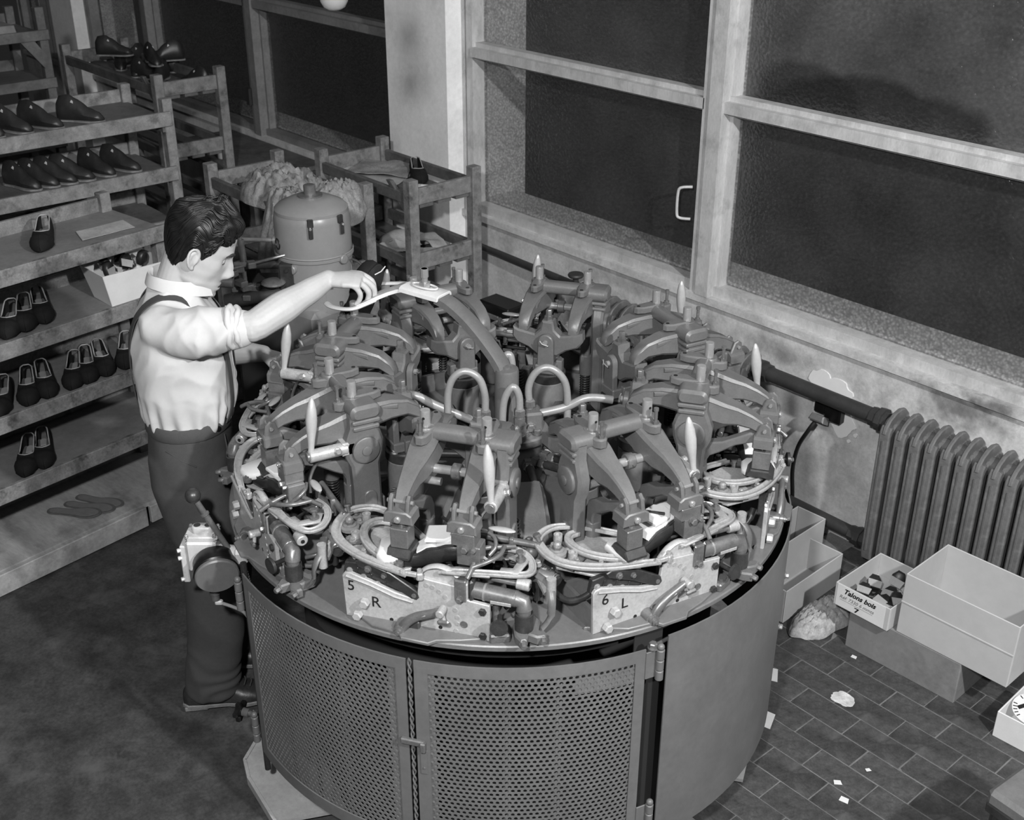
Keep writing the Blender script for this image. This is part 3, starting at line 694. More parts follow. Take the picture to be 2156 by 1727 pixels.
rc = shelf_rack('shoe_rack', OC, radians(91), -.6, 1.46, .45, (1.05, 1.36, 1.60), .05, 'far shelf rack with a cross brace at the upper left edge', [(1.44, .02, 1.74), (1.44, .43, 1.70), (.55, .43, 1.64)], mats=('shelf_far', 'wood_dark', 'wood_dark'))
b = MB(); b.prism([(1.30, 1.60), (1.42, 1.44), (1.44, 1.50), (1.36, 1.62)], .02, T(0, .0, 0), 'y'); b.build('corner_brace', 'wood_dark', rc, 0)
b = MB(); b.prism([(-.07, 0), (.07, 0), (.06, .05), (-.06, .05)], .2, None, 'y', b=.004); o = b.build('flat_carton', 'card_dark'); o.location = (-4.15, .15, 1.611); o.rotation_euler = (0, 0, radians(91)); tag(o, 'flat pale carton on top of the far left rack', 'box')
b = MB(); rnd = random.Random(5); b.sphere((0, 0, .06), .08, 12, 8, (1.3, .8, .75)); b.sphere((.06, .02, .04), .05, 10, 8, (1.3, .8, .75))
o = b.build('dark_bundle', 'black'); o.location = (-4.15, -.08, 1.611); tag(o, 'dark bundle beside the pale carton on the far left rack', 'bundle')

# ------------------------------------------------------------------ open slatted racks by the window
def slat_rack(x0, x1, y0, y1, h, label, levels, post=.05, dim=False, slats=True):
    """near end at x1; x0/x1 outer ends, y0/y1 outer sides"""
    cx, cy = (x0 + x1) / 2, (y0 + y1) / 2
    t = thing('drying_rack', (cx, cy, 0), 0, label, 'rack'); lx, ly = x1 - x0, y1 - y0
    wm, dm = ('wood_dark', 'wood_dark') if dim else ('wood', 'wood_dark')
    for sx in (-1, 1):
        for sy in (-1, 1):
            b = MB(); b.box((sx * (lx / 2 - post / 2), sy * (ly / 2 - post / 2), h / 2), (post, post, h), b=.003); b.build('post', wm, t, 0)
    for z in levels:
        for sx in (-1, 1):
            b = MB(); b.box((sx * (lx / 2 - post * .5), 0, z), (.024, ly - 2 * post, .075), b=.003); b.build('end_rail', wm, t, 0)
        for sy in (-1, 1):
            b = MB(); b.box((0, sy * (ly / 2 - post * .4), z - .005), (lx - 2 * post, .024, .05), b=.003); b.build('side_rail', dm, t, 0)
        n = 3
        for k in range(n):
            b = MB(); y = (-.5 + (k + .5) / n) * (ly - 2 * post); b.box((0, y, z - .045), (lx - .03, (ly - .1) / n * .72, .014)); b.build('slat', 'shelf_far', t, 0)
    b = MB(); b.prism([(lx / 2 - post, h - .16), (lx / 2 - post, h - .12), (lx / 2 - .16, h - .03), (lx / 2 - .19, h - .03)], .02, T(0, -ly / 2 + post * .4, 0), 'y'); b.build('corner_brace', 'wood_dark', t, 0)
    return t
slat_rack(-2.55, -1.79, .985, 1.39, 1.20, 'tall slatted wooden rack beside the pillar with leather pieces on top', (1.12, .82, .52, .22))
slat_rack(-2.66, -1.88, .46, .86, 1.20, 'slatted wooden rack behind the grey motor with a rag heap on top', (1.12, .82, .52, .22))
slat_rack(-4.85, -3.62, .72, 1.13, 1.41, 'far slatted rack under the dim windows with dark shoes on top', (1.33, 1.0, .67, .34), dim=False)
# things lying on the window racks
sheet_thing('leather_piece', (-2.30, 1.16, 1.083), .1, [(-.15, -.15), (.22, -.10), (.12, .13), (-.2, .12)], 'large pale leather piece lowest in the pile on the rack beside the pillar', 'leather', 'paper_soft', 1, .003, .02, 'leather pieces on the tall rack')
sheet_thing('leather_piece', (-2.33, 1.20, 1.102), .6, [(-.13, -.12), (.18, -.10), (.14, .1), (-.12, .13)], 'upper pale leather piece turned askew on the rack beside the pillar', 'leather', 'rag', 5, .003, .02, 'leather pieces on the tall rack')
t = thing('paper_roll', (-1.93, 1.17, 1.105), 0, 'rolled white paper by the near end of the rack beside the pillar', 'paper roll')
b = MB(); b.lathe([(.012, -.06), (.019, -.06), (.021, .06), (.012, .06), (.012, -.06)], 14, RZ(.5) @ RY(pi / 2), caps=False); b.build('roll', 'paper', t)
t = thing('dark_leather_shoe', (-2.02, 1.22, 1.085), radians(60), 'dark shoe lying behind the white paper roll on the window rack', 'shoe')
for n, me in zip(('upper', 'topline_binding', 'insole', 'heel_label'), SHOE): obj(n, me, t)
for k, (x, y, z, r, lab) in enumerate(((-1.98, 1.12, .786, .4, 'upper curled pale leather strip on the middle board of the rack by the pillar'), (-2.12, 1.20, .79, .9, 'curled pale leather strip behind the first on the middle board of the window rack'), (-2.02, 1.26, .786, -.2, 'flat pale leather strip nearest the pillar on the middle board of the window rack'))):
    sheet_thing('leather_strip', (x, y, z), r, [(-.14, -.05), (.15, -.04), (.13, .05), (-.12, .06)], lab, 'leather', 'paper_soft', 11 + k, .003, .05, 'leather strips on the window rack')
t = thing('tin_can', (-1.9, 1.24, .485), 0, 'pale tin can on the lower board of the rack beside the pillar', 'can')
b = MB(); b.lathe([(.05, 0), (.05, .1), (.053, .1), (.053, .105), (.046, .105), (.046, .02)], 18); b.build('can_body', 'card', t)
# rag heap: a crumpled cloth surface over the third rack
def heap(name, loc, rx, ry, h, m, seed, drop=None, n=30, kind_label=None, cat='rag', amp=.5):
    g = []
    for i in range(n):
        row = []
        for j in range(n):
            u = (i / (n - 1)) * 2 - 1; v = (j / (n - 1)) * 2 - 1
            x = u * sqrt(1 - v * v / 2); y = v * sqrt(1 - u * u / 2); r2 = min(1, x * x + y * y)
            q = 1 + .18 * noise.noise(Vector((x * 2 + seed, y * 2, 3)))
            P3 = Vector((x * 3.2 + seed, y * 3.2, seed * 2.1))
            rid = 1 - abs(noise.noise(P3 * 1.3)) * 2; rid2 = 1 - abs(noise.noise(P3 * 2.9)) * 2
            z = h * (1 - r2) ** .5 * (.55 + amp * rid * .7 + amp * .35 * rid2) + .004
            if drop: z -= drop(x, y)
            row.append((x * rx * q, y * ry * q, z))
        g.append(row)
    b = MB(); b.sheet(g, .003); o = b.build(name, m, None, 80); o.location = loc
    return tag(o, kind_label, cat)
heap('rag_heap', (-2.20, .62, 1.10), .26, .17, .15, 'rag', 4, None, 40, 'crumpled heap of pale rags on the rack behind the motor')
heap('hanging_rag', (-1.96, .47, 1.13), .13, .13, .10, 'rag', 9, lambda x, y: .34 * max(0, -y - .1) ** 1.2, 40, 'long rag hanging over the side of the rack behind the motor')
heap('hanging_rag', (-1.93, .72, 1.15), .10, .11, .08, 'rag', 17, lambda x, y: .10 * max(0, x) ** 1.2, 36, 'pale rag end spilling over the near rail behind the motor')
heap('crumpled_paper', (-1.96, .68, .775), .1, .1, .1, 'paper_soft', 21, None, 24, 'crumpled pale paper on the middle board behind the motor', 'paper')
# shoes on top of the far rack
for k, (x, y, r, z) in enumerate(((-4.55, .95, 20, 1.295), (-4.42, .9, 70, 1.295), (-4.30, .98, -40, 1.295), (-4.2, .86, 10, 1.295), (-4.05, .95, 110, 1.295), (-3.95, .86, 40, 1.295), (-3.86, .98, -70, 1.295), (-4.36, .95, 140, 1.385), (-4.12, .92, -20, 1.385), (-3.98, .92, 80, 1.38))):
    boot((x, y, z), radians(r), 'dark shoe %s of the pile on the far slatted rack' % ('at the left end', 'second from the left', 'third from the left', 'at the middle front', 'in the middle', 'right of the middle', 'at the right end', 'left one on top', 'middle one on top', 'right one on top')[k], 'pile of shoes on the far rack')
# white bottle on the ledge far back
t = thing('small_bottle', (-4.62, 1.60, 1.43), 0, 'small white bottle standing by the far window post', 'bottle')
t.location = (-4.05, 1.28, .80)
b = MB(); b.lathe([(.028, 0), (.03, .004), (.03, .09), (.014, .11), (.014, .13)], 14); b.build('bottle_body', 'paper', t)
t2 = thing('window_shelf', (-4.1, 1.42, 0), 0, 'low plain board bench under the dim window, holding the white bottle', 'bench')
b = MB(); b.box((0, 0, .785), (1.1, .5, .028), b=.003); b.build('bench_top', 'wood_dark', t2, 0)
for sx in (-.5, .5):
    for sy in (-.2, .2): b = MB(); b.box((sx, sy, .385), (.05, .05, .77)); b.build('leg', 'wood_dark', t2, 0)
# clutter between the racks and the machine
t = thing('tool_case', (-1.66, 1.40, 0), radians(4), 'black case standing on the crate behind the machine', 'case'); t.location.z = .46
b = MB(); b.box((0, 0, .06), (.2, .12, .12), b=.008); b.build('case_body', 'bakelite', t); b = MB(); b.box((0, -.064, .06), (.08, .01, .025), b=.003); b.build('clasp', 'steel', t)
carton('storage_crate', (-1.62, 1.36, 0), 0, .42, .36, .44, 'grey closed crate on the floor behind the machine', 'card_dark', open_top=False)
heap('crumpled_paper', (-1.45, 1.44, .455), .10, .09, .10, 'paper', 31, None, 24, 'crumpled white paper beside the black case behind the machine', 'paper')
# ------------------------------------------------------------------ cartons on the tiled floor
low = carton('long_carton', (.727, 1.235, .007), radians(1.5), .415, .215, .160, 'long soiled carton lying closed on the tiles under two open cartons', 'card_dark', open_top=False)
big = carton('large_carton', (.892, 1.262, .1685), radians(1.2), .392, .262, .235, 'large empty pale cardboard box on top of the long carton', 'card', fold=.125)
lab = carton('labelled_carton', (.572, 1.235, .1685), radians(.5), .215, .272, .092, 'small open carton with a handwritten white label, full of wooden heels', 'card')
b = MB(); b.box((-.004, -.1365, .047), (.188, .0012, .086)); lp = b.build('paper_label', 'paper', lab, 0)
def text(body, parent, loc, size, m, rot=(pi / 2, 0, 0), name='lettering', extr=.0002, shear=0.0, off=0.0, xs=1.0):
    c = bpy.data.curves.new(name, 'FONT'); c.body = body; c.size = size; c.extrude = extr; c.shear = shear; c.offset = off; c.align_x = 'CENTER'; c.align_y = 'CENTER'; c.resolution_u = 3
    o = bpy.data.objects.new(name, c); COL.objects.link(o)
    dg = bpy.context.evaluated_depsgraph_get(); me = bpy.data.meshes.new_from_object(o.evaluated_get(dg)); bpy.data.objects.remove(o); me.name = name
    me.materials.clear(); me.materials.append(M[m]); q = obj(name, me, parent); q.location = loc; q.rotation_euler = rot; q.scale = (xs, 1, 1); return q
text('Talons bois', lp, (-.010, -.1376, .071), .027, 'ink', shear=.35, off=.0009, name='handwriting')
text('R\u00e9f: 7330 6 mmts', lp, (-.018, -.1376, .045), .019, 'ink_soft', shear=.3, name='handwriting')
b = MB(); b.box((-.018, -.1374, .0335), (.13, .0005, .0008)); b.build('underline', 'ink_soft', lp, 0)
text('7', lp, (-.014, -.1376, .018), .026, 'ink', off=.0006, name='numeral', xs=1.5)
wh = ('standing on end at the back', 'lying at the left', 'lying in the middle', 'at the front left', 'lying at the back right', 'at the front right', 'against the right wall', 'in the right front corner')
rnd = random.Random(8)
for k, (x, y, z, rot) in enumerate(((.02, .03, .055, (-.4, .3, .3)), (-.035, -.01, .03, (-1.1, .2, .6)), (.035, -.035, .035, (-1.2, -.1, .1)), (-.04, -.07, .028, (-1.3, .1, .4)), (.07, .02, .04, (-1.0, .3, -.4)), (.03, -.085, .03, (-1.2, .0, -.3)), (.085, -.05, .035, (-.9, .2, .9)), (.08, -.1, .028, (-1.3, 0, .2)))):
    p = Matrix.Translation(lab.location) @ RZ(lab.rotation_euler.z) @ Vector((x, y, z + .012))
    heel(p, rot, 'black wooden heel %s of the labelled carton' % wh[k], 'wooden heels in the labelled carton')
b = MB()
for k in range(30): b.box((rnd.uniform(-.08, .08), rnd.uniform(-.11, .02), rnd.uniform(.016, .026)), (.045, .028, .02), RZ(rnd.uniform(0, 3)), b=.004)
o = b.build('heels_below', 'leather'); o.location = lab.location; o.rotation_euler = lab.rotation_euler; tag(o, 'lower layer of black wooden heels in the labelled carton', 'heels', None, 'stuff')
# two cartons end-on by the drum
c1 = carton('narrow_carton', (.22, 1.235, .007), radians(92), .36, .15, .14, 'narrow pale carton on the tiles right beside the machine drum', 'card')
c2 = carton('narrow_carton', (.085, 1.30, .007), radians(92), .40, .13, .19, 'taller narrow carton of dark soles tucked behind the first by the drum', 'card')
for k, (x, y, z) in enumerate(((-.09, .0, .08), (-.04, .02, .10), (-.0, -.01, .09), (-.07, -.02, .12), (.04, .0, .09))):
    t = thing('shoe_sole', (.085 - y, 1.30 + x, z + .01), radians(40 + 50 * k), 'shoe sole %s in the taller narrow carton by the drum' % ('lowest', 'leaning left', 'in the middle', 'uppermost', 'at the far end')[k], 'sole', 'soles in the narrow carton')
    t.rotation_euler = (radians(20 - 10 * k), radians(15), radians(80 + 20 * k))
    b = MB(); b.prism([(p * .8, q * .5 - .05) for p, q in sole_outline(.2, .075)], .012, None, 'z', b=.003); b.build('sole', 'leather', t, 0)
    b = MB(); b.prism([(p * .6, q * .42 - .042) for p, q in sole_outline(.2, .075)], .003, T(0, 0, .0075), 'z'); b.build('sole_face', 'lining', t, 0)
heap('cloth_bag', (.385, 1.18, .008), .075, .16, .065, 'cloth_bag', 41, None, 36, 'crumpled cloth lying on the tiles between the cartons', 'cloth', .6)
# white tray with printed discs at the right edge
wt = carton('white_carton', (1.32, 1.195, .007), radians(2.5), .45, .19, .10, 'white carton holding printed round dials at the right edge of the picture', 'paper')
t = thing('printed_dial', (1.165, 1.185, .098), 0, 'white round dial with black bars lying in the white carton', 'dial'); t.rotation_euler = (.25, .1, .3)
b = MB(); b.lathe([(1e-4, 0), (.06, 0), (.06, .003), (1e-4, .003)], 32, caps=False); b.build('disc', 'paper', t, 0)
for k in range(28):
    a = 2 * pi * k / 28
    if k % 7 < 5: b = MB(); b.box((.051 * cos(a), .051 * sin(a), .0035), (.012, .003, .001), RZ(a)); b.build('tick', 'ink', t, 0)
for a in (.4, 1.6, 3.2, 4.9): b = MB(); b.box((.03 * cos(a), .03 * sin(a), .0035), (.03, .013, .001), RZ(a + .8)); b.build('bar', 'ink', t, 0)
# stool corner bottom right
t = thing('padded_stool', (1.56, .565, 0), radians(-5), 'worn padded stool whose corner shows at the lower right', 'stool')
b = MB(); b.box((0, .0, .40), (.33, .33, .05), b=.012); b.build('seat', 'paint', t)
b = MB(); b.box((0, 0, .365), (.325, .325, .03), b=.004); b.build('seat_frame', 'dark', t)
for sx in (-1, 1):
    for sy in (-1, 1): b = MB(); b.cyl((sx * .14, sy * .14, .355), (sx * .15, sy * .15, .0), .013, 10); b.build('leg', 'dark', t)
b = MB(); b.box((-.08, .1, .428), (.10, .025, .006), b=.002); b.build('hand_slot', 'dark', t)
# paper scraps
for k, (x, y, r, s, lb) in enumerate(((.435, .79, .5, .045, 'white paper corner sticking out from under the drum, the farther one'), (.56, .60, .3, .05, 'white paper corner sticking out from under the drum, the nearer one'), (.583, 1.09, .2, .010, 'tiny white scrap in front of the soiled carton'), (.90, .545, .8, .012, 'small pale scrap on the tiles near the drum'), (.955, .50, .3, .014, 'small crumpled scrap on the tiles at the picture bottom'), (.93, .66, 1.1, .008, 'tiny pale chip on the tiles right of the drum'))):
    sheet_thing('paper_scrap', (x, y, .0078), r, [(-s, -s * .7), (s, -s * .8), (s * .8, s * .7), (-s * .9, s * .8)], lb, 'paper', 'paper', k, .0006, .0012, None, 5)
b = MB(); b.prism(blob(0, 0, .042, 12, 30, 1.0, .8), .0012, T(.685, .877, .0080), 'z'); o = b.build('chalk_patch', mat('spilled_white_powder', 190, .9, var=.3, scale=30, spots=.5, spot_scale=22, spot_g=140), None, 0); tag(o, 'white powder patch spilled on the tiles in front of the soiled carton', 'powder', None, 'stuff')
# ------------------------------------------------------------------ the round machine: guard, table, hub
TT = 0.896; HC = (0.045, -0.005)
RG = .818
def cpt(r, az, z): a = radians(az); return (r * cos(a), r * sin(a), z)
def perforated(az0, az1, z0, z1, R, pitch=.0153, hole=.0051, th=.0022):
    """sheet of hexagonal cells each with a round hole, bent round the drum"""
    vs = []; fs = []; rowh = pitch * .866; nrow = int((z1 - z0) / rowh); ncol = int(radians(az1 - az0) * R / pitch)
    H = pitch / sqrt(3)
    for r in range(nrow):
        for c in range(ncol):
            cx = (c + .5 + (.5 if r % 2 else 0)) * pitch; cz = z0 + (r + .5) * rowh
            if cx > ncol * pitch: continue
            o = len(vs)
            for rad, d in ((None, 0), (hole, 0), (hole, -th)):
                for k in range(12):
                    a = pi / 6 * k + pi / 2
                    if rad is None: rr = H if k % 2 == 0 else pitch / 2
                    else: rr = rad
                    th_ = radians(az0) + (cx + rr * cos(a)) / R; R2 = R + d
                    vs.append((R2 * cos(th_), R2 * sin(th_), cz + rr * sin(a)))
            for ring in (0, 12):
                for k in range(12): k2 = (k + 1) % 12; fs.append((o + ring + k, o + ring + k2, o + ring + 12 + k2, o + ring + 12 + k))
    return vs, fs
def bent(b, R, az0, az1, z0, z1, th, n=None):
    n = n or max(2, int(abs(az1 - az0) / 3))
    g = [[cpt(R, az0 + (az1 - az0) * i / n, z) for i in range(n + 1)] for z in (z0, z1)]
    return b.sheet(g, th)
gd = thing('drum_guard', (0, 0, 0), 0, 'round grey sheet metal guard with perforated panels standing below the turning table', 'guard')
Z0, Z1 = .235, .848
for az0, az1 in ((-99.0, -58.0), (-56.6, -17.0)):
    b = MB(); v, f = perforated(az0 + 2.2, az1 - 1.6, Z0 + .035, Z1 - .03, RG); b.add(v, f); pn = b.build('perforated_panel', 'guard', gd, 30)
    b = MB(); bent(b, RG + .001, az0, az1, Z1 - .034, Z1, .004); b.build('top_band', 'guard', pn, 30)
    b = MB(); bent(b, RG + .001, az0, az1, Z0, Z0 + .04, .004); b.build('bottom_band', 'guard', pn, 30)
    b = MB(); bent(b, RG + .0008, az0, az0 + 2.4, Z0, Z1 - .02, .004); b.build('edge_strip', 'guard', pn, 30)
    b = MB(); bent(b, RG + .0008, az1 - 1.9, az1, Z0, Z1 - .02, .004); b.build('edge_strip', 'guard', pn, 30)
# backed (closed) holes: seam strips, rib strips and the patch near the hinge
b = MB(); bent(b, RG - .003, -61.5, -58.6, Z0 + .03, Z1 - .035, .0015); bent(b, RG - .003, -56.4, -53.2, Z0 + .03, Z1 - .035, .0015); b.build('seam_backing', 'guard', gd, 30)
b = MB(); bent(b, RG - .003, -29.5, -18.6, .752, .795, .0015); b.build('patch_plate', 'guard', gd, 30)
for az in (-88, -80, -72, -41, -32): b = MB(); bent(b, RG - .02, az - .6, az + .6, Z0, Z1 - .03, .003); b.build('inner_rib', 'guard', gd, 30)
b = MB()                                                              # twisted seam wire between the two doors
for ph in (0, pi): b.tube([tuple(Vector(cpt(RG + .002 + .003 * sin(i * .9 + ph), -57.3 + .25 * cos(i * .9 + ph), Z0 + .02 + i * .007))) for i in range(86)], .0024, 5)
b.build('seam_wire', 'guard', gd)
b = MB(); p = Vector(cpt(RG + .008, -57.2, .60)); b.box(tuple(p), (.012, .062, .018), RZ(radians(-57.2)), b=.003); b.box(tuple(Vector(cpt(RG + .012, -55.3, .592))), (.014, .014, .03), RZ(radians(-55.3)), b=.003)
b.build('latch', 'worn', gd)
b = MB(); bent(b, RG + .004, -55.9, -54.7, .50, .575, .003); b.hexbolt(cpt(RG + .005, -55.3, .57), cpt(1, -55.3, 0), .003, .003); b.hexbolt(cpt(RG + .005, -55.3, .52), cpt(1, -55.3, 0), .003, .003); b.build('latch_plate', 'guard', gd)
b = MB(); bent(b, RG, -12.6, 75, .20, .868, .004); sp = b.build('solid_panel', 'guard', gd, 30)
b = MB(); bent(b, RG, 75, 200, .20, .860, .004); b.build('rear_panel', 'guard', gd, 30)
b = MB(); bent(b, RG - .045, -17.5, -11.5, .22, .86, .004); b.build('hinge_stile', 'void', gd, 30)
def hinge(az, z, nm='hinge'):
    b = MB(); c = Vector(cpt(RG + .012, az, z))
    for k in range(3): b.cyl(tuple(c + Vector((0, 0, -.045 + k * .031))), tuple(c + Vector((0, 0, -.017 + k * .031))), .0105, 12, b=.0015)
    b.sphere(tuple(c + Vector((0, 0, .052))), .0095, 12, 8)
    h = b.build(nm, 'guard', gd)
    b = MB(); b.box(tuple(Vector(cpt(RG + .004, az - 1.4, z))), (.004, .03, .08), RZ(radians(az - 1.4)), b=.001); b.build('hinge_leaf', 'guard', h)
hinge(-14.6, .80); hinge(-14.6, .30); hinge(-100.2, .77); hinge(-100.2, .31)
b = MB(); b.hexbolt(cpt(RG + .0, -15.6, .845), (0, 0, 1), .011, .016); b.cyl(cpt(RG - .01, -15.4, .84), cpt(RG - .03, -11, .83), .005, 8); b.build('corner_bolt', 'worn', gd)
b = MB()                                                              # bolts at the right edge of the solid sheet
for z in (.70, .52): b.hexbolt(cpt(RG + .002, 33, z), cpt(1, 33, 0), .008, .012)
b.build('sheet_bolt', 'steel', gd)
b = MB(); b.cyl(cpt(RG - .012, -101.0, .86), cpt(RG - .012, -101.0, .14), .009, 10); b.build('hinge_post', 'dark', gd)
t = b = None
# star knob low on the left, screwed into the guard post
kb = thing('star_knob', cpt(.83, -104, .325), radians(-150), 'black star shaped clamping knob low at the left edge of the guard', 'knob')
b = MB(); b.prism([(r * cos(a), r * sin(a)) for k in range(20) for a in [2 * pi * k / 20] for r in [(.032 if k % 4 in (0, 1) else .022)]], .018, T(.03, 0, 0), 'x', b=.004); b.build('grip', 'bakelite', kb, 40)
b = MB(); b.cyl((-.028, 0, 0), (.028, 0, 0), .008, 10); b.cyl((0, 0, 0), (.02, 0, 0), .013, 12); b.build('stem', 'worn', kb)
# pedestal inside and floor feet
pd = thing('machine_pedestal', (0, 0, 0), 0, 'dark round pedestal inside the guard with pale feet on the floor', 'pedestal')
b = MB(); b.lathe([(.62, .02), (.62, .60), (.50, .66), (.50, .855)], 40); b.build('column', 'void', pd)  # unseen core, coloured near black to keep the guard's inside dark
ft = mat('pale_scuffed_foot', 158, .5, var=.15, scale=8, spots=.4, spot_scale=6, spot_g=110)
for az in (-111, 150, 30):
    b = MB(); r0 = RZ(radians(az))
    b.prism([(.60, -.17), (.72, -.17), (.80, -.11), (.845, -.04), (.845, .04), (.80, .24), (.60, .26)] if az == -111 else [(.6, -.1), (.78, -.08), (.78, .08), (.6, .1)], .012, r0 @ T(0, 0, .022), 'z')
    if az == -111:
        for p, q in (((.80, -.11), (.845, -.04)), ((.845, -.04), (.845, .04)), ((.845, .04), (.80, .24))):
            m_ = ((p[0] + q[0]) / 2, (p[1] + q[1]) / 2); l = sqrt((q[0] - p[0]) ** 2 + (q[1] - p[1]) ** 2); a = atan2(q[1] - p[1], q[0] - p[0])
            b.box((0, 0, 0), (l, .01, .03), r0 @ T(m_[0], m_[1], .018) @ RZ(a))
    b.build('foot_plate', ft, pd, 0)
# turning table and hub
tb = thing('rotary_table', (0, 0, 0), 0, 'big round steel turning table carrying the ring of presses', 'table')
b = MB(); b.lathe([(1e-4, TT - .018), (.796, TT - .018), (.80, TT - .014), (.80, TT - .003), (.797, TT), (1e-4, TT)], 144, caps=False); b.build('table_plate', 'tabletop', tb, 25)
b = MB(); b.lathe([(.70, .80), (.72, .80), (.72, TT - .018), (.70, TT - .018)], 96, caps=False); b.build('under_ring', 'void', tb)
hx, hy = HC
b = MB(); b.lathe([(.085, TT), (.085, TT + .02), (.074, TT + .03), (.074, 1.045), (.09, 1.05), (.092, 1.055), (.092, 1.07), (.088, 1.075), (1e-4, 1.075)], 40, T(hx, hy, 0)); b.build('hub_housing', 'paint', tb)
def fitting(p, d=(0, 0, 1), r=.017, h=.05, nm='hex_fitting', m='worn'):
    b = MB(); mm = Matrix.Translation(p) @ frame_from(d).to_4x4()
    b.lathe([(r * .7, -.01), (r * .7, 0)], 12, mm); b.lathe([(r, 0), (r, h * .45)], 6, mm); b.lathe([(r * .72, h * .45), (r * .72, h * .55)], 12, mm); b.lathe([(r * .95, h * .55), (r * .95, h * .9), (r * .7, h)], 6, mm); return b.build(nm, m, tb)
for p, s, r in (((.095, -.055, 1.10), (.05, .05, .055), .2), ((.07, .03, 1.10), (.06, .055, .06), -.5), ((.03, -.1, 1.095), (.045, .045, .05), .8)):
    b = MB(); b.box(p, s, RZ(r), b=.006); b.build('valve_block', 'cast', tb)
    b = MB(); q = Vector(p) + (RZ(r) @ Vector((s[0] / 2, -s[1] * .2, -.01))); b.hexbolt(q, RZ(r) @ Vector((1, 0, 0)), .013, .014); b.build('side_plug', 'worn', tb)
for p in ((.115, .01, 1.077), (.06, .06, 1.077), (-.01, -.06, 1.077), (.1, -.02, 1.077)): b = MB(); b.hexbolt(p, (0, 0, 1), .011, .014); b.build('flange_bolt', 'worn', tb)
def hose(pts, r=.0105, m='pipe_pale', nm='pipe_loop'): b = MB(); b.tube(smooth_path(pts, 6), r, 12); return b.build(nm, m, tb, 60)
M['pipe_pale'] = mat('painted_copper_pipe', 138, .34, metal=.2, var=.1, scale=20)
hose([(-.035, -.188, 1.125), (-.034, -.187, 1.208), (-.023, -.175, 1.258), (-.002, -.15, 1.277), (.022, -.123, 1.256), (.032, -.111, 1.208), (.033, -.11, 1.155)])
hose([(.069, .022, 1.142), (.067, .02, 1.201), (.079, .034, 1.245), (.101, .059, 1.261), (.125, .086, 1.238), (.137, .101, 1.187), (.139, .103, 1.06)])
hose([(.079, -.087, 1.03), (.079, -.087, 1.145), (.084, -.082, 1.207), (.098, -.066, 1.24), (.109, -.053, 1.211), (.11, -.052, 1.15)])
hose([(-.025, .006, 1.2), (-.025, .006, 1.246), (-.02, .012, 1.271), (-.011, .022, 1.265), (-.006, .027, 1.2)])
hose([(.09, .045, 1.12), (.135, .098, 1.138), (.175, .145, 1.167), (.22, .20, 1.16)], .012); hose([(-.19, -.22, 1.16), (-.161, -.196, 1.156), (-.126, -.156, 1.126), (-.06, -.08, 1.08)], .0125)
for p in ((-.035, -.188, 1.085), (.033, -.11, 1.112), (.069, .022, 1.115), (.139, .103, 1.045), (.079, -.087, 1.0), (.11, -.052, 1.125)): fitting(p)
for k in range(8):
    az = -35 + 45 * k; ca = radians(az)
    def L(r, v, z): return (hx + r * cos(ca) - v * sin(ca), hy + r * sin(ca) + v * cos(ca), z)
    b = MB(); rings = []
    for r, w, h0, h1 in ((.25, .030, .985, 1.035), (.275, .04, .96, 1.055), (.31, .044, .94, 1.04), (.345, .050, .915, 1.0), (.375, .052, .90, .972), (.40, .054, TT, .955), (.415, .05, TT, .93)):
        rings.append([L(r, v * w, h) for v, h in ((-1, h0), (1, h0), (1, h1 - .016), (.75, h1), (-.75, h1), (-1, h1 - .016))])
    b.ring_loft(rings); b.build('manifold_casting', 'cast', tb, 30)
    for s in (-.022, .022):
        b = MB(); b.cyl(L(.07, s, 1.0), L(.265, s * 1.2, 1.02), .0115, 12); b.build('feed_pipe', 'dark', tb)
        fitting(L(.078, s, 1.0), (cos(ca), sin(ca), .05), .017, .045); fitting(L(.235, s * 1.15, 1.018), (cos(ca), sin(ca), .05), .016, .03)
# swan neck arm with the fixed tray
sw = thing('swan_neck_arm', (hx - .02, hy - .02, 0), radians(196), 'tall grey swan neck arm on the hub, ending in a pale forked tray', 'arm')
b = MB(); b.lathe([(.034, 1.06), (.034, 1.25), (.032, 1.257), (.012, 1.259), (.012, 1.263), (1e-4, 1.264)], 24); b.build('socket', 'cast', sw)
b = MB(); rings = []
pth = smooth_path([(.0, 0, 1.20), (.018, 0, 1.262), (.075, 0, 1.325), (.13, 0, 1.372), (.185, 0, 1.405), (.225, 0, 1.418)], 5)
for i, p in enumerate(pth):
    d = Vector(pth[min(i + 1, len(pth) - 1)]) - Vector(pth[max(i - 1, 0)]); d.normalize(); n = Vector((-d.z, 0, d.x)); p = Vector(p); w, h = .026, .012
    rings.append([tuple(p + Vector((0, a * w, 0)) + n * c * h) for a, c in ((-1, -.8), (-.6, -1), (.6, -1), (1, -.8), (1, .8), (.75, 1), (-.75, 1), (-1, .8))])
b.ring_loft(rings); b.build('neck', 'cast', sw, 40)
M['tray'] = mat('pale_enamel_tray', 196, .4, var=.08, scale=12, spots=.25, spot_scale=12, spot_g=140)
b = MB(); b.prism([(-.036, -.009), (-.034, .001), (-.026, .0065), (.026, .0065), (.034, .001), (.036, -.009), (.03, -.009), (.027, -.002), (-.027, -.002), (-.03, -.009)], .135, T(.275, 0, 1.430) @ RY(-.03), 'x', b=.0015); b.build('bracket', 'tray', sw)
b = MB(); b.lathe([(.009, 0), (.009, .055)], 12, T(.275, 0, 1.44)); b.lathe([(.017, 0), (.017, .014)], 6, T(.275, 0, 1.44)); b.lathe([(.0115, .03), (.0115, .055)], 10, T(.275, 0, 1.44)); b.build('clamp_bolt', 'steel', sw)
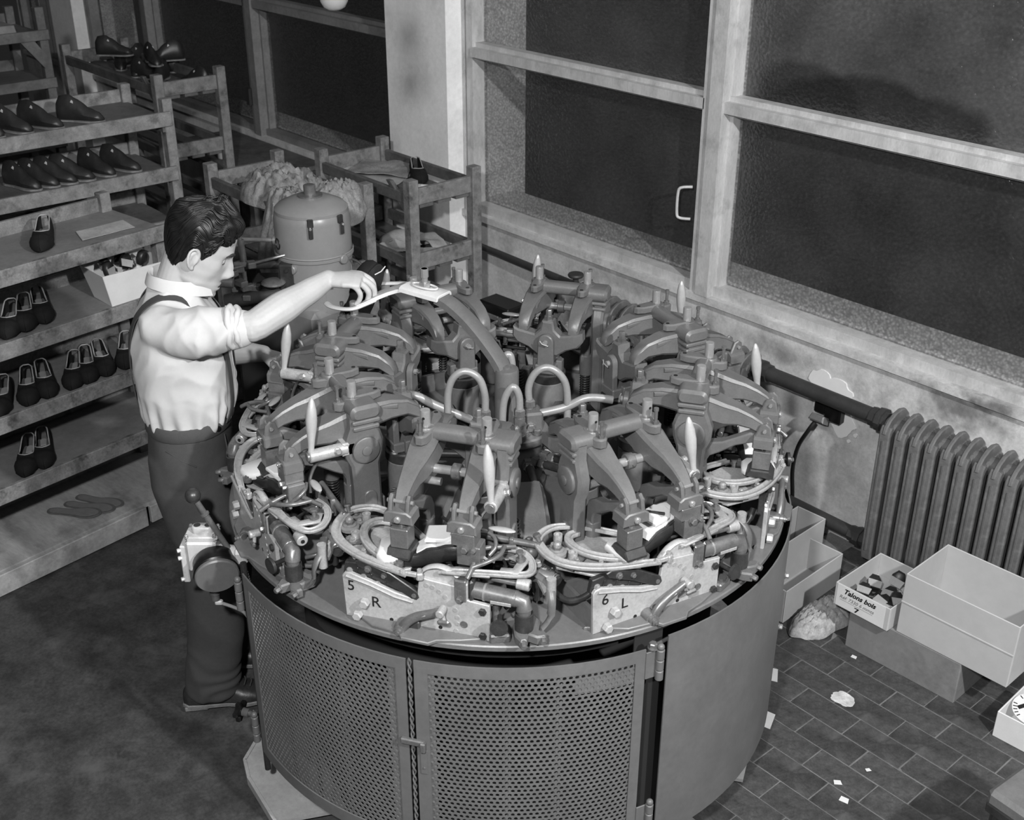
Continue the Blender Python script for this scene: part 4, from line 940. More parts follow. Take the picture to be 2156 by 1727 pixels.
b = MB(); b.tube([(.275 + .042 * cos(2 * pi * k / 24), .017 * sin(2 * pi * k / 24), 1.4425) for k in range(24)], .003, 6, closed=True); b.build('slot_rim', 'tray', sw)
b = MB(); tops = []
tr = [(.325, .030, 1.428), (.35, .034, 1.422), (.375, .046, 1.412), (.395, .066, 1.402), (.412, .092, 1.392), (.43, .115, 1.383)]
g = [[(x + .02 * (1 - abs(q)) * i / 5, w * q, z) for q in (-1, -.8, -.5, 0, .5, .8, 1)] for i, (x, w, z) in enumerate(tr)]; b.sheet(g, .010)
for s in (-1, 1):
    q = smooth_path([(.40, s * .070, 1.397), (.418, s * .098, 1.388), (.44, s * .120, 1.378), (.48, s * .122, 1.369), (.53, s * .110, 1.361), (.568, s * .088, 1.356)], 4)
    b.tube(q, .011, 10, flat=(.95, .5))
b.build('forked_tray', 'tray', sw, 50)
# ------------------------------------------------------------------ eight presses on the table
# local frame: x outwards from the hub, y along the rim (anticlockwise), z up from the table plate
def rrect(cx, cz, w, h, r, n=5):
    out = []
    for sx, sz, a0 in ((1, 1, 0), (-1, 1, pi / 2), (-1, -1, pi), (1, -1, 3 * pi / 2)):
        for k in range(n + 1): a = a0 + pi / 2 * k / n; out.append((cx + sx * (w / 2 - r) + r * cos(a), cz + sz * (h / 2 - r) + r * sin(a)))
    return out
def press_parts(side):
    P = []                                                            # (name, mesh, sub-parts)
    def part(nm, b, m, sm=35, subs=()): P.append((nm, b.mesh(nm, m, sm), list(subs)))
    def sub(nm, b, m, sm=35): return (nm, b.mesh(nm, m, sm))
    b = MB(); b.lathe([(.060, 0), (.060, .012), (.050, .02), (.050, .172), (.046, .176)], 28, T(.345, 0, 0))
    s1 = MB(); s1.lathe([(.0505, .176), (.054, .18), (.054, .203), (.05, .207), (.02, .207)], 28, T(.345, 0, 0))
    s2 = MB(); s2.hexbolt((.345 + .04, .025, .207), (0, 0, 1), .007, .01); s3 = MB(); s3.cyl((.345 + .045, -.02, .12), (.345 + .075, -.03, .12), .011, 10); s3.lathe([(.016, 0), (.016, .016)], 6, T(.345 + .07, -.028, .12) @ RY(pi / 2))
    part('cylinder', b, 'paint', 35, [sub('cylinder_head', s1, 'dark'), sub('head_bolt', s2, 'steel'), sub('pipe_union', s3, 'worn')])
    b = MB(); b.box((.345, 0, .222), (.088, .066, .03), b=.004)
    for dx in (-.032, .032):
        b.prism([(-.026, .23), (.026, .23), (.024, .30)] + [(.024 * cos(a), .312 + .024 * sin(a)) for a in [pi * k / 8 for k in range(9)]] + [(-.024, .30)], .018, T(.345 + dx, 0, 0), 'x', b=.003)
    for dy in (-.036, .036): b.box((.345, dy, .225), (.03, .02, .04), b=.003)
    s = MB(); s.cyl((.345 - .05, 0, .312), (.345 + .05, 0, .312), .008, 10); s.tube([(.345 - .052, -.012, .306), (.345 - .055, .006, .312), (.345 - .052, .014, .32)], .002, 5)
    part('clevis', b, 'cast', 35, [sub('clevis_pin', s, 'steel')])
    b = MB(); b.prism([(-.108, .345), (-.09, .337), (-.04, .328), (-.022, .345), (-.017, .372), (.017, .372), (.022, .345), (.04, .328), (.09, .337), (.108, .345), (.110, .315), (.095, .295), (.06, .282), (.032, .262), (-.032, .262), (-.06, .282), (-.095, .295), (-.110, .315)], .042, T(.345, 0, 0), 'x', b=.005)
    s = MB(); s.lathe([(.014, 0), (.014, .012), (.0095, .012), (.0095, .03), (.008, .032)], 6, T(.345, 0, .372)); 
    part('yoke_beam', b, 'cast', 35, [sub('yoke_nut', s, 'worn')])
    ast = [(.330, .350, .334, .014), (.340, .372, .334, .017), (.372, .394, .352, .020), (.42, .406, .352, .024), (.47, .410, .344, .030), (.515, .408, .338, .034), (.55, .398, .330, .033), (.585, .385, .322, .028), (.62, .374, .325, .0225), (.655, .358, .318, .0185), (.680, .342, .306, .0155), (.694, .326, .300, .0135)]
    for y in (-.077, .077):
        b = MB(); rings = []
        for x, zt, zb, w in ast:
            h = zt - zb; q = .18; rings.append([(x, y + w * a, zb + h * c) for a, c in ((-.8, 0), (.8, 0), (1, .12), (.9, 1 - q), (1.0, 1 - q * .8), (.82, 1), (-.82, 1), (-1.0, 1 - q * .8), (-.9, 1 - q), (-1, .12))])
        b.ring_loft(rings)
        s = MB(); s.cyl((.52, y - .03, .365), (.52, y + .03, .365), .03, 16, b=.003); s.prism([(.40, .378), (.45, .388), (.45, .398), (.40, .392)], .05, T(0, y, 0), 'y', b=.003)
        part('rocker_arm', b, 'cast', 35, [sub('arm_boss', s, 'cast')])
        # return lever curving down inside, with its sleeve and spring
        b = MB(); lev = [(.685, .303), (.655, .305), (.62, .286), (.585, .268), (.555, .262), (.527, .245), (.512, .215), (.512, .165), (.548, .165), (.548, .205), (.556, .222), (.58, .235), (.62, .262), (.66, .276), (.685, .278)]
        b.prism(lev, .030, T(0, y + .001, 0), 'y', b=.004)
        s = MB(); s.lathe([(.021, .12), (.021, .185), (.017, .19)], 16, T(.53, y, 0)); s2 = MB(); s2.cyl((.53, y, 0), (.53, y, .13), .011, 10)
        s3 = MB(); s3.spring((.53, y, .0), (.53, y, .125), .0165, .0026, 15, 9, 5)
        part('return_lever', b, 'cast', 35, [sub('sleeve', s, 'cast'), sub('spring_rod', s2, 'dark'), sub('spring', s3, 'dark', 80)])
        # press foot
        b = MB(); b.prism([(y - .036, .274), (y + .036, .274), (y + .034, .298), (y + .022, .306), (y - .022, .306), (y - .034, .298)], .052, T(.690, 0, 0), 'x', b=.003)
        for e in (-.021, .021): b.prism([(-.024, .300), (.022, .300), (.016, .332), (.004, .342), (-.010, .336)], .010, T(.690, y + e, 0), 'y', b=.003)
        s = MB(); s.lathe([(.0085, 0), (.0085, .005), (.006, .007)], 12, T(.715, y, .287) @ RY(pi / 2)); s.box((.7225, y, .287), (.001, .012, .0022), RX(.5)); s.cyl((.692, y - .032, .322), (.692, y + .032, .322), .005, 8)
        part('press_foot', b, 'cast', 35, [sub('foot_screw', s, 'steel')])
    b = MB(); b.cyl((.69, -.077, .255), (.69, -.077, .276), .011, 12); b.box((.69, -.077, .232), (.046, .044, .052), b=.002); b.cyl((.70, -.07, .257), (.70, -.07, .2585), .008, 10)
    s = MB(); s.prism([(-.024, .206), (.024, .206), (.036, .190), (.036, .184), (-.036, .184), (-.036, .190)], .058, T(.69, -.077, 0), 'y', b=.003)
    part('heel_pad_block', b, 'worn', 35, [sub('pad_plate', s, 'dark')])
    b = MB(); b.box((.690, .080, .258), (.050, .056, .034), b=.002); b.box((.690, .092, .216), (.046, .056, .052), b=.002)
    s = MB(); s.hexbolt((.713, .085, .236), (1, 0, 0), .009, .012); s.hexbolt((.713, .106, .236), (1, 0, 0), .006, .01)
    part('toe_pad_block', b, 'worn', 35, [sub('block_screw', s, 'worn')])
    # crosshead with lugs, studs and set screws
    b = MB(); b.prism(rrect(.505, .414, .044, .038, .015), .17, None, 'y', b=.004)
    for y in (-.077, .077):
        b.lathe([(.025, .395), (.025, .428), (.022, .432)], 18, T(.515, y, 0))
        b.prism([(.505 + p[0], y + p[1]) for p in [(0, -.024), (.05, -.016), (.06, -.007), (.06, .007), (.05, .016), (0, .024)]], .026, T(0, 0, .412), 'z', b=.004)
        b.prism([(.515 - p[0], y * .96 + p[1]) for p in [(0, -.02), (.055, -.018), (.075, -.01), (.08, 0), (.075, .01), (.055, .018), (0, .02)]], .022, T(0, 0, .424), 'z', b=.004)
    part('crosshead', b, 'cast', 40)
    for y in (-.077, .077):
        b = MB(); b.lathe([(.0125, .42), (.0125, .470), (.0115, .473), (1e-4, .473)], 16, T(.515, y, 0)); s = MB(); s.lathe([(.0035, 0), (.0035, .0006)], 8, T(.5275, y, .455) @ RY(pi / 2)); part('stud_pin', b, 'steel', 35, [sub('pin_hole', s, 'black')])
        b = MB(); b.lathe([(.0085, 0), (.0085, .007)], 6, T(.553, y, .425)); b.cyl((.553, y, .42), (.553, y, .462), .0045, 8); b.lathe([(.0062, 0), (.0062, .008)], 8, T(.553, y, .459)); part('set_screw', b, 'worn')
        b = MB(); b.lathe([(.0055, 0), (.0055, .0012)], 10, T(.45, y * .96, .4345)); part('oil_hole', b, 'black')
    # upright on one side
    S = side; yu = S * .122
    up = [(.468, 0), (.548, 0), (.545, .20), (.548, .262), (.56, .29), (.562, .325), (.552, .352), (.545, .37), (.545, .41), (.485, .41), (.478, .37), (.466, .352), (.458, .325), (.462, .29), (.472, .262)]
    b = MB(); b.prism(up, .036, T(0, yu, 0), 'y', b=.007)
    s = MB(); s.lathe([(.036, 0), (.036, .010), (.033, .012)], 24, T(.510, yu + S * .016, .308) @ RX(-S * pi / 2)); s.lathe([(.013, .012), (.013, .015), (.011, .016)], 20, T(.510, yu + S * .016, .308) @ RX(-S * pi / 2))
    s2 = MB(); s2.prism([(.018 * cos(a) + .505, .17 + .018 * sin(a)) for a in [pi * k / 8 for k in range(9)]] + [(.487, .07), (.523, .07)], .012, T(0, yu + S * .017, 0), 'y', b=.002)
    s3 = MB(); s3.hexbolt((.512, yu + S * .02, .098), (0, S, 0), .011, .014); s3.tube([(.505, yu + S * .036, .105), (.517, yu + S * .037, .09), (.52, yu + S * .035, .083)], .0022, 5)
    part('upright', b, 'cast', 35, [sub('pivot_boss', s, 'cast'), sub('raised_pad', s2, 'cast'), sub('cotter_bolt', s3, 'worn')])
    b = MB(); b.prism(rrect(.505, .411, .080, .040, .018), .074, T(0, S * .112, 0), 'y', b=.008); b.prism(rrect(.505, .386, .074, .012, .005), .070, T(0, S * .112, 0), 'y', b=.003); b.prism(rrect(.505, .368, .070, .012, .005), .066, T(0, S * .112, 0), 'y', b=.003); part('upright_cap', b, 'cast', 40)
    b = MB(); b.cyl((.545, -.10, .335), (.545, .10, .335), .0115, 14); s = MB(); s.cyl((.545, .0, .335), (.545, .022, .335), .02, 18, b=.002); s.cyl((.545, .012, .335), (.568, .012, .335), .004, 6); part('cross_shaft', b, 'steel', 35, [sub('shaft_collar', s, 'worn')])
    b = MB(); b.cyl((.545, -.1, .30), (.545, -.03, .30), .010, 12); part('cross_shaft', b, 'steel')
    # hand lever on its barrel
    b = MB(); b.cyl((.555, .128, .318), (.655, .128, .318), .0165, 16, b=.002); b.prism([(.535, .30), (.57, .30), (.57, .336), (.535, .336)], .05, T(0, .115, 0), 'y', b=.004)
    s = MB(); s.hexbolt((.585, .142, .322), (0, 1, .3), .008, .012); s2 = MB(); s2.cyl((.652, .128, .318), (.661, .128, .318), .012, 14, b=.001)
    part('lever_barrel', b, 'alu', 35, [sub('clamp_screw', s, 'steel'), sub('barrel_end', s2, 'worn')])
    b = MB(); hp = [(.0085, 0), (.0075, .012), (.0095, .035), (.013, .062), (.0145, .085), (.0125, .11), (.008, .13), (.003, .142), (1e-4, .143)]
    b.lathe(hp, 14, T(.648, .128, .328) @ RX(.10) @ RY(-.12)); part('hand_lever', b, 'handle', 60)
    b = MB(); b.tube(smooth_path([(.60, .13, .305), (.625, .10, .28), (.645, .095, .24), (.65, .1, .2)], 4), .0045, 6); part('trip_wire', b, 'worn', 60)
    b = MB(); b.tube([(.545, -.03, .2), (.60, .01, .225), (.655, .045, .235)], .004, 6); part('link_rod', b, 'dark')
    b = MB(); b.box((.46, .10, .03), (.05, .05, .06), b=.004); b.box((.47, .105, .10), (.03, .028, .09), b=.004); s = MB(); s.spring((.43, .118, .0), (.43, .118, .15), .0155, .0028, 15, 9, 5); part('side_post', b, 'paint', 35, [sub('spring', s, 'dark', 80)])
    return P
def assemble(nm, loc, rz, parts, label, cat, group):
    t = thing(nm, loc, rz, label, cat, group)
    for n, me, subs in parts:
        p = obj(n, me, t)
        for n2, me2 in subs: obj(n2, me2, p)
    return t
AZS = {5: -57.5, 6: -12.5, 7: 32.5, 8: 77.5, 1: 122.5, 2: 167.5, 3: 212.5, 4: 257.5}
PP = {1: press_parts(1), -1: press_parts(-1)}
where = {5: 'press head over the jig marked 5, front left of the ring', 6: 'press head over the jig marked 6, front right of the ring', 7: 'press head at the right of the ring nearest the outlet flex', 8: 'press head at the back right of the ring before the far radiator', 1: 'press head at the very back of the ring facing the viewer', 2: 'press head at the back left hidden under the pale tray', 3: 'press head at the left just below the pale forked tray', 4: 'press head at the left beside the man\'s waist'}
PRESS = {}
for s in AZS: PRESS[s] = assemble('press_head', (HC[0], HC[1], TT), radians(AZS[s]), PP[1 if s in (2, 3, 4, 5) else -1], where[s], 'press', 'press heads round the table')
# ------------------------------------------------------------------ eight lasting jigs round the rim
# local frame as for the presses, but centred on the table axis
def circ(cx, cy, r, n=14): return [(cx + r * cos(2 * pi * k / n), cy + r * sin(2 * pi * k / n)) for k in range(n)]
def jig_parts(letter_style):
    P = []
    def part(nm, b, m, sm=35, subs=()): P.append((nm, b.mesh(nm, m, sm), list(subs)))
    def sub(nm, b, m, sm=35): return (nm, b.mesh(nm, m, sm))
    U = .755
    # upright side plate with its rivets and bolts
    pl = [(-.180, 0), (.183, 0), (.184, .102), (.136, .106), (.118, .112), (.105, .140), (.035, .146), (.012, .150), (.006, .10), (-.004, .084), (-.05, .092), (-.11, .112), (-.165, .127), (-.178, .124), (-.184, .116)]
    b = MB(); b.prism(pl, .011, T(U, 0, 0), 'x', b=.0018)
    subs = []
    for nm, y, z, r, h, m in [('cap_bolt', -.126, .053, .0125, .02, 'alu_plate'), ('cap_bolt', -.146, .014, .0125, .02, 'alu_plate'), ('cap_bolt', .168, .085, .0095, .010, 'dark'), ('cap_bolt', .168, .016, .0095, .010, 'dark')]:
        s = MB(); s.hexbolt((U + .005, y, z), (1, 0, 0), r, h, False); subs.append(sub(nm, s, m))
    for y, z in ((.061, .118), (.076, .106), (.1, .074), (.105, .054), (.105, .035), (.101, .014), (.03, .13), (.045, .127)):
        s = MB(); s.lathe([(.0062, 0), (.006, .0012), (.0048, .0014), (1e-4, .0006)], 12, T(U + .0055, y, z) @ RY(pi / 2)); subs.append(sub('rivet', s, 'alu'))
    s = MB(); s.lathe([(.0095, 0), (.0095, .0015), (.0078, .0016), (.0076, .0004), (1e-4, .0004)], 18, T(U + .0055, .121, .037) @ RY(pi / 2)); subs.append(sub('eyelet', s, 'worn'))
    for y, z, r in ((-.062, .012, .005), (.062, .016, .005)): s = MB(); s.lathe([(r, 0), (r, .0008)], 12, T(U + .0055, y, z) @ RY(pi / 2)); subs.append(sub('bolt_hole', s, 'black'))
    part('side_plate', b, 'alu_plate', 35, subs)
    b = MB(); b.tube([(U + .008, -.172, .1185), (U + .009, -.11, .104), (U + .009, -.05, .0835), (U + .008, -.005, .076)], .0035, 6); part('plate_rib', b, 'alu_plate')
    # rim flange under the plate
    b = MB(); b.prism([(U - .02, -.19), (U + .035, -.1), (U + .044, -.03), (U + .060, -.018), (U + .062, .05), (U + .046, .066), (U + .03, .12), (U - .0, .19), (U - .03, .19)], .010, T(0, 0, .004), 'z', b=.002); part('rim_flange', b, 'tabletop')
    b = MB(); b.prism([(.60, -.178), (.75, -.178), (.75, -.168), (.60, -.168)], .06, T(0, 0, .03), 'z'); b.prism([(.615, .12), (.75, .165), (.75, .18), (.61, .18)], .07, T(0, 0, .035), 'z'); b.box((.62, 0, .03), (.012, .34, .06)); part('inner_bracket', b, 'paint')
    # ribbed rail along the plate's left half and the slide on top of it
    b = MB(); b.prism([(-.186, .112), (-.18, .147), (-.15, .150), (-.06, .128), (-.0, .098), (.004, .086), (-.012, .082), (-.06, .083)], .016, T(U - .014, 0, 0), 'x', b=.002)
    subs = []
    for k in range(4):
        y = -.168 + k * .0353; z = .127 - .0105 * k - .001 * k * k
        s = MB(); s.hexbolt((U - .006, y, z), (1, 0, -.1), .0065, .008); subs.append(sub('rail_bolt', s, 'steel'))
        s = MB(); s.box((U - .005, y + .018, z - .001), (.004, .004, .026), RX(-.3), b=.001); subs.append(sub('rail_rib', s, 'dark'))
    part('ribbed_rail', b, 'dark', 35, subs)
    b = MB(); b.prism([(-.15, .163), (-.135, .168), (-.06, .146), (-.01, .116), (.008, .104), (.012, .09), (.004, .081), (-.010, .083), (-.07, .118), (-.14, .148)], .011, T(U + .001, 0, 0), 'x', b=.002)
    s = MB(); s.lathe([(.006, 0), (.006, .002)], 12, T(U + .006, -.002, .094) @ RY(pi / 2)); s2 = MB(); s2.hexbolt((U + .006, -.115, .148), (1, 0, 0), .0075, .008); s3 = MB(); s3.hexbolt((U + .006, -.075, .137), (1, 0, 0), .006, .008)
    part('slide_arm', b, 'dark', 35, [sub('slide_pin', s, 'worn'), sub('slide_bolt', s2, 'worn'), sub('slide_bolt', s3, 'worn')])
    # outer and inner toe bands
    ob = smooth_path([(.778, -.012, .164), (.772, -.05, .168), (.765, -.085, .170), (.748, -.14, .172), (.722, -.19, .174), (.69, -.225, .176), (.655, -.24, .178), (.617, -.242, .18), (.585, -.234, .182), (.566, -.21, .184), (.557, -.175, .184), (.565, -.13, .178), (.585, -.08, .168), (.612, -.03, .155), (.63, -.002, .150)], 4)
    rad = [.0075 + .0045 * sin(pi * min(1, i / (len(ob) * .8))) for i in range(len(ob))]
    b = MB(); b.ribbon(ob, [r * 1.05 for r in rad], .011)
    s = MB(); s.box((.775, -.003, .165), (.010, .03, .012), b=.002); s.hexbolt((.78, -.02, .17), (0, 0, 1), .006, .006)
    s2 = MB(); s2.box((.77, .018, .16), (.016, .016, .02), RZ(.4), b=.003); s2.cyl((.77, .018, .16), (.77, .018, .178), .006, 8)
    part('outer_band', b, 'alu', 60, [sub('band_clip', s, 'alu'), sub('band_lug', s2, 'alu')])
    ib = smooth_path([(.752, -.045, .172), (.745, -.07, .172), (.722, -.115, .174), (.69, -.15, .176), (.655, -.168, .178), (.62, -.168, .178), (.597, -.15, .176), (.590, -.125, .172)], 4)
    b = MB(); b.ribbon(ib, .0105, .012)
    s = MB(); s.lathe([(.012, 0), (.012, .010), (.006, .012), (.006, .016)], 12, T(.754, -.04, .168)); s2 = MB(); s2.box((.75, -.06, .176), (.012, .036, .008), RZ(.3), b=.002)
    part('inner_band', b, 'alu', 60, [sub('band_pivot', s, 'worn'), sub('band_link', s2, 'alu')])
    for x0, y0, x1, y1 in ((.735, -.155, .712, -.128), (.70, -.21, .672, -.162), (.60, -.232, .608, -.172), (.768, -.07, .748, -.062)):
        b = MB(); b.prism([(-.008, -.5), (.008, -.5), (.008, .5), (-.008, .5)], .006, T((x0 + x1) / 2, (y0 + y1) / 2, .163) @ RZ(atan2(y1 - y0, x1 - x0) - pi / 2) @ Matrix.Diagonal((1, sqrt((x1 - x0) ** 2 + (y1 - y0) ** 2) + .01, 1, 1)), 'z'); s = MB(); s.hexbolt(((x0 + x1) / 2, (y0 + y1) / 2, .166), (0, 0, 1), .0065, .009); part('band_tie', b, 'worn', 35, [sub('tie_bolt', s, 'steel')])
    for x, y, h in ((.585, -.255, .16), (.655, -.262, .15)): b = MB(); b.cyl((x - .02, y, .05), (x - .02, y, h), .0075, 10); s = MB(); s.hexbolt((x - .02, y, h), (0, 0, 1), .009, .012); part('band_post', b, 'dark', 35, [sub('post_nut', s, 'steel')])
    b = MB(); b.spring((.645, -.10, .05), (.645, -.10, .14), .013, .0022, 10, 9, 5); b.cyl((.645, -.10, 0), (.645, -.10, .142), .007, 8); part('bed_spring', b, 'dark', 80)
    b = MB(); b.spring((.60, .02, .02), (.60, .02, .10), .014, .0025, 9, 9, 5); b.cyl((.60, .02, 0), (.60, .02, .12), .008, 8); part('stop_spring', b, 'dark', 80)
    for x, y, a in ((.668, .232, .4), (.585, .255, 1.2), (.70, .12, -.3)): b = MB(); b.lathe([(.012, 0), (.012, .006), (.005, .007), (.005, .02), (.009, .021), (.009, .026)], 12, T(x, y, .178) @ RX(a * .3)); part('knurled_screw', b, 'worn')
    b = MB(); b.prism([(.60, .135), (.66, .125), (.672, .15), (.655, .2), (.61, .21)], .005, T(0, 0, .165), 'z', b=.001); b.box((.645, .165, .172), (.012, .03, .012), RZ(.4), b=.002); part('slide_plate', b, 'worn')
    b = MB(); b.prism([(.57, -.20), (.66, -.225), (.735, -.16), (.755, -.06), (.73, -.02), (.62, -.03), (.57, -.1)], .007, T(0, 0, .143), 'z', b=.0015); part('band_bed', b, 'alu', 35)
    for x, y, r, h in ((.598, -.185, .011, .045), (.668, -.185, .0115, .035), (.70, -.10, .007, .018), (.725, -.09, .006, .016)):
        b = MB(); b.lathe([(r, 0), (r, h), (r * .6, h), (r * .6, h - .004), (1e-4, h - .004)], 14, T(x, y, .146)); part('post_sleeve', b, 'alu')
    b = MB(); b.lathe([(.024, 0), (.024, .008), (.017, .010), (.017, .014), (.010, .016), (.010, .03), (.006, .034), (1e-4, .035)], 16, T(.64, -.212, .168)); s = MB(); s.lathe([(.012, .012), (.012, .022)], 6, T(.64, -.212, .168)); part('clamp_stud', b, 'steel', 35, [sub('clamp_nut', s, 'worn')])
    b = MB(); b.tube([(.64, -.245, .13), (.66, -.262, .12), (.69, -.262, .105)], .014, 10); b.cyl((.70, -.262, .085), (.70, -.262, .15), .012, 12); part('left_lug', b, 'alu')
    b = MB(); b.cyl((.61, -.255, .135), (.68, -.23, .118), .013, 12); s = MB(); s.spring((.615, -.253, .134), (.675, -.232, .119), .0145, .0022, 12, 8, 5); part('toe_cylinder', b, 'dark', 35, [sub('spring', s, 'worn', 80)])
    b = MB(); b.tube(smooth_path([(.60, -.20, .10), (.62, -.22, .07), (.68, -.21, .06), (.71, -.18, .075), (.72, -.15, .1)], 4), .008, 8); part('toe_lever', b, 'dark', 60)
    b = MB(); b.tube([(.575, -.22, .17), (.555, -.265, .16), (.545, -.27, .12)], .006, 8); b.lathe([(.014, 0), (.014, .022)], 12, T(.548, -.27, .10)); part('pull_rod', b, 'worn')
    # bent crank on the front of the plate
    b = MB(); cr = smooth_path([(U + .030, -.028, .010), (U + .030, -.012, .034), (U + .028, .012, .052), (U + .026, .04, .064), (U + .024, .07, .076)], 4)
    b.tube(cr, [.013 - .003 * i / len(cr) for i in range(len(cr))], 10, flat=(.8, 1.0))
    s = MB(); s.lathe([(.017, 0), (.017, .026), (.014, .028), (.014, .036), (.009, .037), (.009, .043), (.005, .044), (.005, .047)], 16, T(U + .006, -.030, .010) @ RY(pi / 2))
    s2 = MB(); s2.cyl((U + .01, .072, .077), (U + .04, .072, .077), .0105, 12, b=.002); s2.cyl((U + .025, .073, .077), (U + .03, .08, .056), .005, 8)
    s3 = MB(); s3.box((U + .034, .08, .053), (.010, .03, .014), RX(.1), b=.004)
    s4 = MB(); s4.box((U + .012, .0, .012), (.016, .026, .034), b=.003); s5 = MB(); s5.tube([(U + .033, .0, .0455), (U + .0335, .02, .0565), (U + .033, .036, .0635)], .0025, 6)
    part('bent_crank', b, 'worn', 60, [sub('crank_hub', s, 'worn'), sub('crank_end', s2, 'alu'), sub('wing_key', s3, 'worn'), sub('crank_block', s4, 'dark'), sub('raised_mark', s5, 'alu')])
    # strap bracket and curved guide on the right half of the plate
    b = MB(); b.box((U + .009, .114, .133), (.006, .028, .058), b=.002); b.box((U - .010, .114, .160), (.042, .028, .006), b=.002)
    s = MB(); s.hexbolt((U + .012, .113, .112), (1, 0, 0), .008, .010); s.box((U + .0125, .113, .128), (.001, .007, .016))
    part('strap_bracket', b, 'worn', 35, [sub('strap_bolt', s, 'worn')])
    b = MB(); b.tube(smooth_path([(U - .004, .006, .150), (U - .006, .03, .172), (U - .008, .06, .180), (U - .008, .09, .172), (U - .006, .115, .152)], 4), .006, 8, flat=(1.6, .8)); b.prism([(.01, .145), (.03, .165), (.06, .173), (.09, .165), (.105, .14)], .005, T(U - .006, 0, 0), 'x'); part('curved_guide', b, 'alu_plate', 50)
    # right hand mechanism: tubes, knurled cup, rods, forked frame
    z0 = .125; u0 = .738
    b = MB(); b.cyl((u0, .135, z0), (u0, .245, z0 - .006), .020, 16, b=.002); s = MB(); s.cyl((u0, .165, z0 - .002), (u0, .17, z0 - .002), .0215, 16); s3 = MB(); s3.box((u0 + .021, .21, z0 - .012), (.002, .05, .009), b=.0008)
    part('adjusting_tube', b, 'worn', 35, [sub('tube_ring', s, 'steel'), sub('raised_mark', s3, 'alu')])
    b = MB(); b.box((u0 - .004, .137, z0 + .004), (.05, .012, .062), b=.006); part('clamp_plate', b, 'dark'); b = MB(); b.box((u0 + .008, .126, z0 + .002), (.03, .01, .05), b=.003); part('clamp_plate', b, 'alu')
    b = MB(); b.tube([(u0, .235, z0 - .004), (u0 + .0, .258, z0 - .010), (u0 + .004, .262, z0 - .03)], .0195, 14); b.cyl((u0 + .004, .262, .055), (u0 + .004, .262, z0 - .02), .017, 14); part('elbow', b, 'worn', 50)
    b = MB(); b.lathe([(.022, 0), (.022, .045), (.019, .046), (.019, .03), (1e-4, .03)], 22, T(u0 + .004, .262, .042)); part('knurled_cup', b, 'dark')
    b = MB(); b.prism([(.70, .235), (.735, .232), (.775, .25), (.79, .268), (.782, .28), (.76, .278), (.765, .30), (.755, .318), (.74, .316), (.735, .295), (.70, .29), (.68, .27)], .026, T(0, 0, .030), 'z', b=.004)
    subs = []
    for x, y in ((.783, .272), (.753, .311)): s = MB(); s.hexbolt((x, y, .032), (1, .4, -.1), .008, .016); subs.append(sub('foot_bolt', s, 'worn'))
    part('foot_bracket', b, 'cast', 35, subs)
    b = MB(); b.tube(smooth_path([(.66, .27, .14), (.68, .305, .13), (.705, .318, .10), (.71, .315, .06), (.72, .30, .035)], 4), .009, 8, flat=(1.1, .55)); part('curved_strut', b, 'cast', 50)
    b = MB(); b.lathe([(.021, 0), (.021, .008), (.017, .01), (.006, .01), (.006, .05)], 20, T(u0 + .050, .215, .064) @ RY(-pi / 2) @ RX(.25)); part('thumb_knob', b, 'dark')
    b = MB(); b.cyl((u0 - .01, .19, .03), (u0 - .01, .19, .11), .008, 10); b.cyl((u0 + .01, .205, .0), (u0 + .01, .205, .03), .012, 10); b.box((u0, .2, .012), (.05, .05, .024), RZ(.4), b=.004); part('knob_stand', b, 'worn')
    # forked aluminium frame
    fz = .176
    b = MB(); fr = [(.752, .06, fz - .006), (.748, .12, fz), (.735, .185, fz), (.72, .235, fz - .004), (.695, .262, fz - .01), (.66, .258, fz - .01), (.635, .235, fz - .004), (.625, .20, fz), (.635, .15, fz)]
    b.ribbon(smooth_path(fr, 4), .0095, .009); b.prism([(.745, .06), (.765, .07), (.748, .18), (.722, .185), (.728, .1)], .006, T(0, 0, fz - .003), 'z', b=.001); b.prism([(.73, .195), (.72, .24), (.66, .25), (.64, .215), (.66, .2), (.67, .225), (.70, .222), (.705, .195)], .007, T(0, 0, fz - .003), 'z', b=.0015)
    s = MB(); s.box((.742, .14, fz + .001), (.008, .05, .001)); s.box((.69, .2, fz + .002), (.03, .006, .004), RZ(.5))
    part('forked_frame', b, 'alu', 50, [sub('frame_slot', s, 'black')])
    for x, y0, y1, z, r in ((.712, .14, .245, .148, .0075), (.595, .085, .26, .182, .0085), (.628, .12, .25, .150, .0075), (.615, .12, .262, .128, .006)):
        b = MB(); b.cyl((x, y0, z), (x + .002, y1, z - .003), r, 12, b=.0015); part('guide_rod', b, 'worn' if r > .007 else 'dark')
    b = MB(); b.cyl((.714, .236, .147), (.714, .268, .145), .0145, 14, b=.002); s = MB(); s.lathe([(.005, 0), (.005, .002)], 10, T(.714, .2685, .145) @ RX(-pi / 2)); part('rod_socket', b, 'alu', 35, [sub('socket_hole', s, 'black')])
    b = MB(); b.cyl((.635, .235, .125), (.637, .305, .12), .019, 16, b=.002); s = MB(); s.lathe([(.012, 0), (.012, .001)], 14, T(.637, .305, .12) @ RX(-pi / 2)); part('wide_tube', b, 'worn', 35, [sub('tube_bore', s, 'black')])
    b = MB(); b.box((.603, .19, .168), (.014, .012, .05), b=.003); b.box((.612, .265, .135), (.04, .014, .03), b=.004); b.box((.60, .1, .16), (.03, .03, .03), b=.003); part('rod_clamp', b, 'worn')
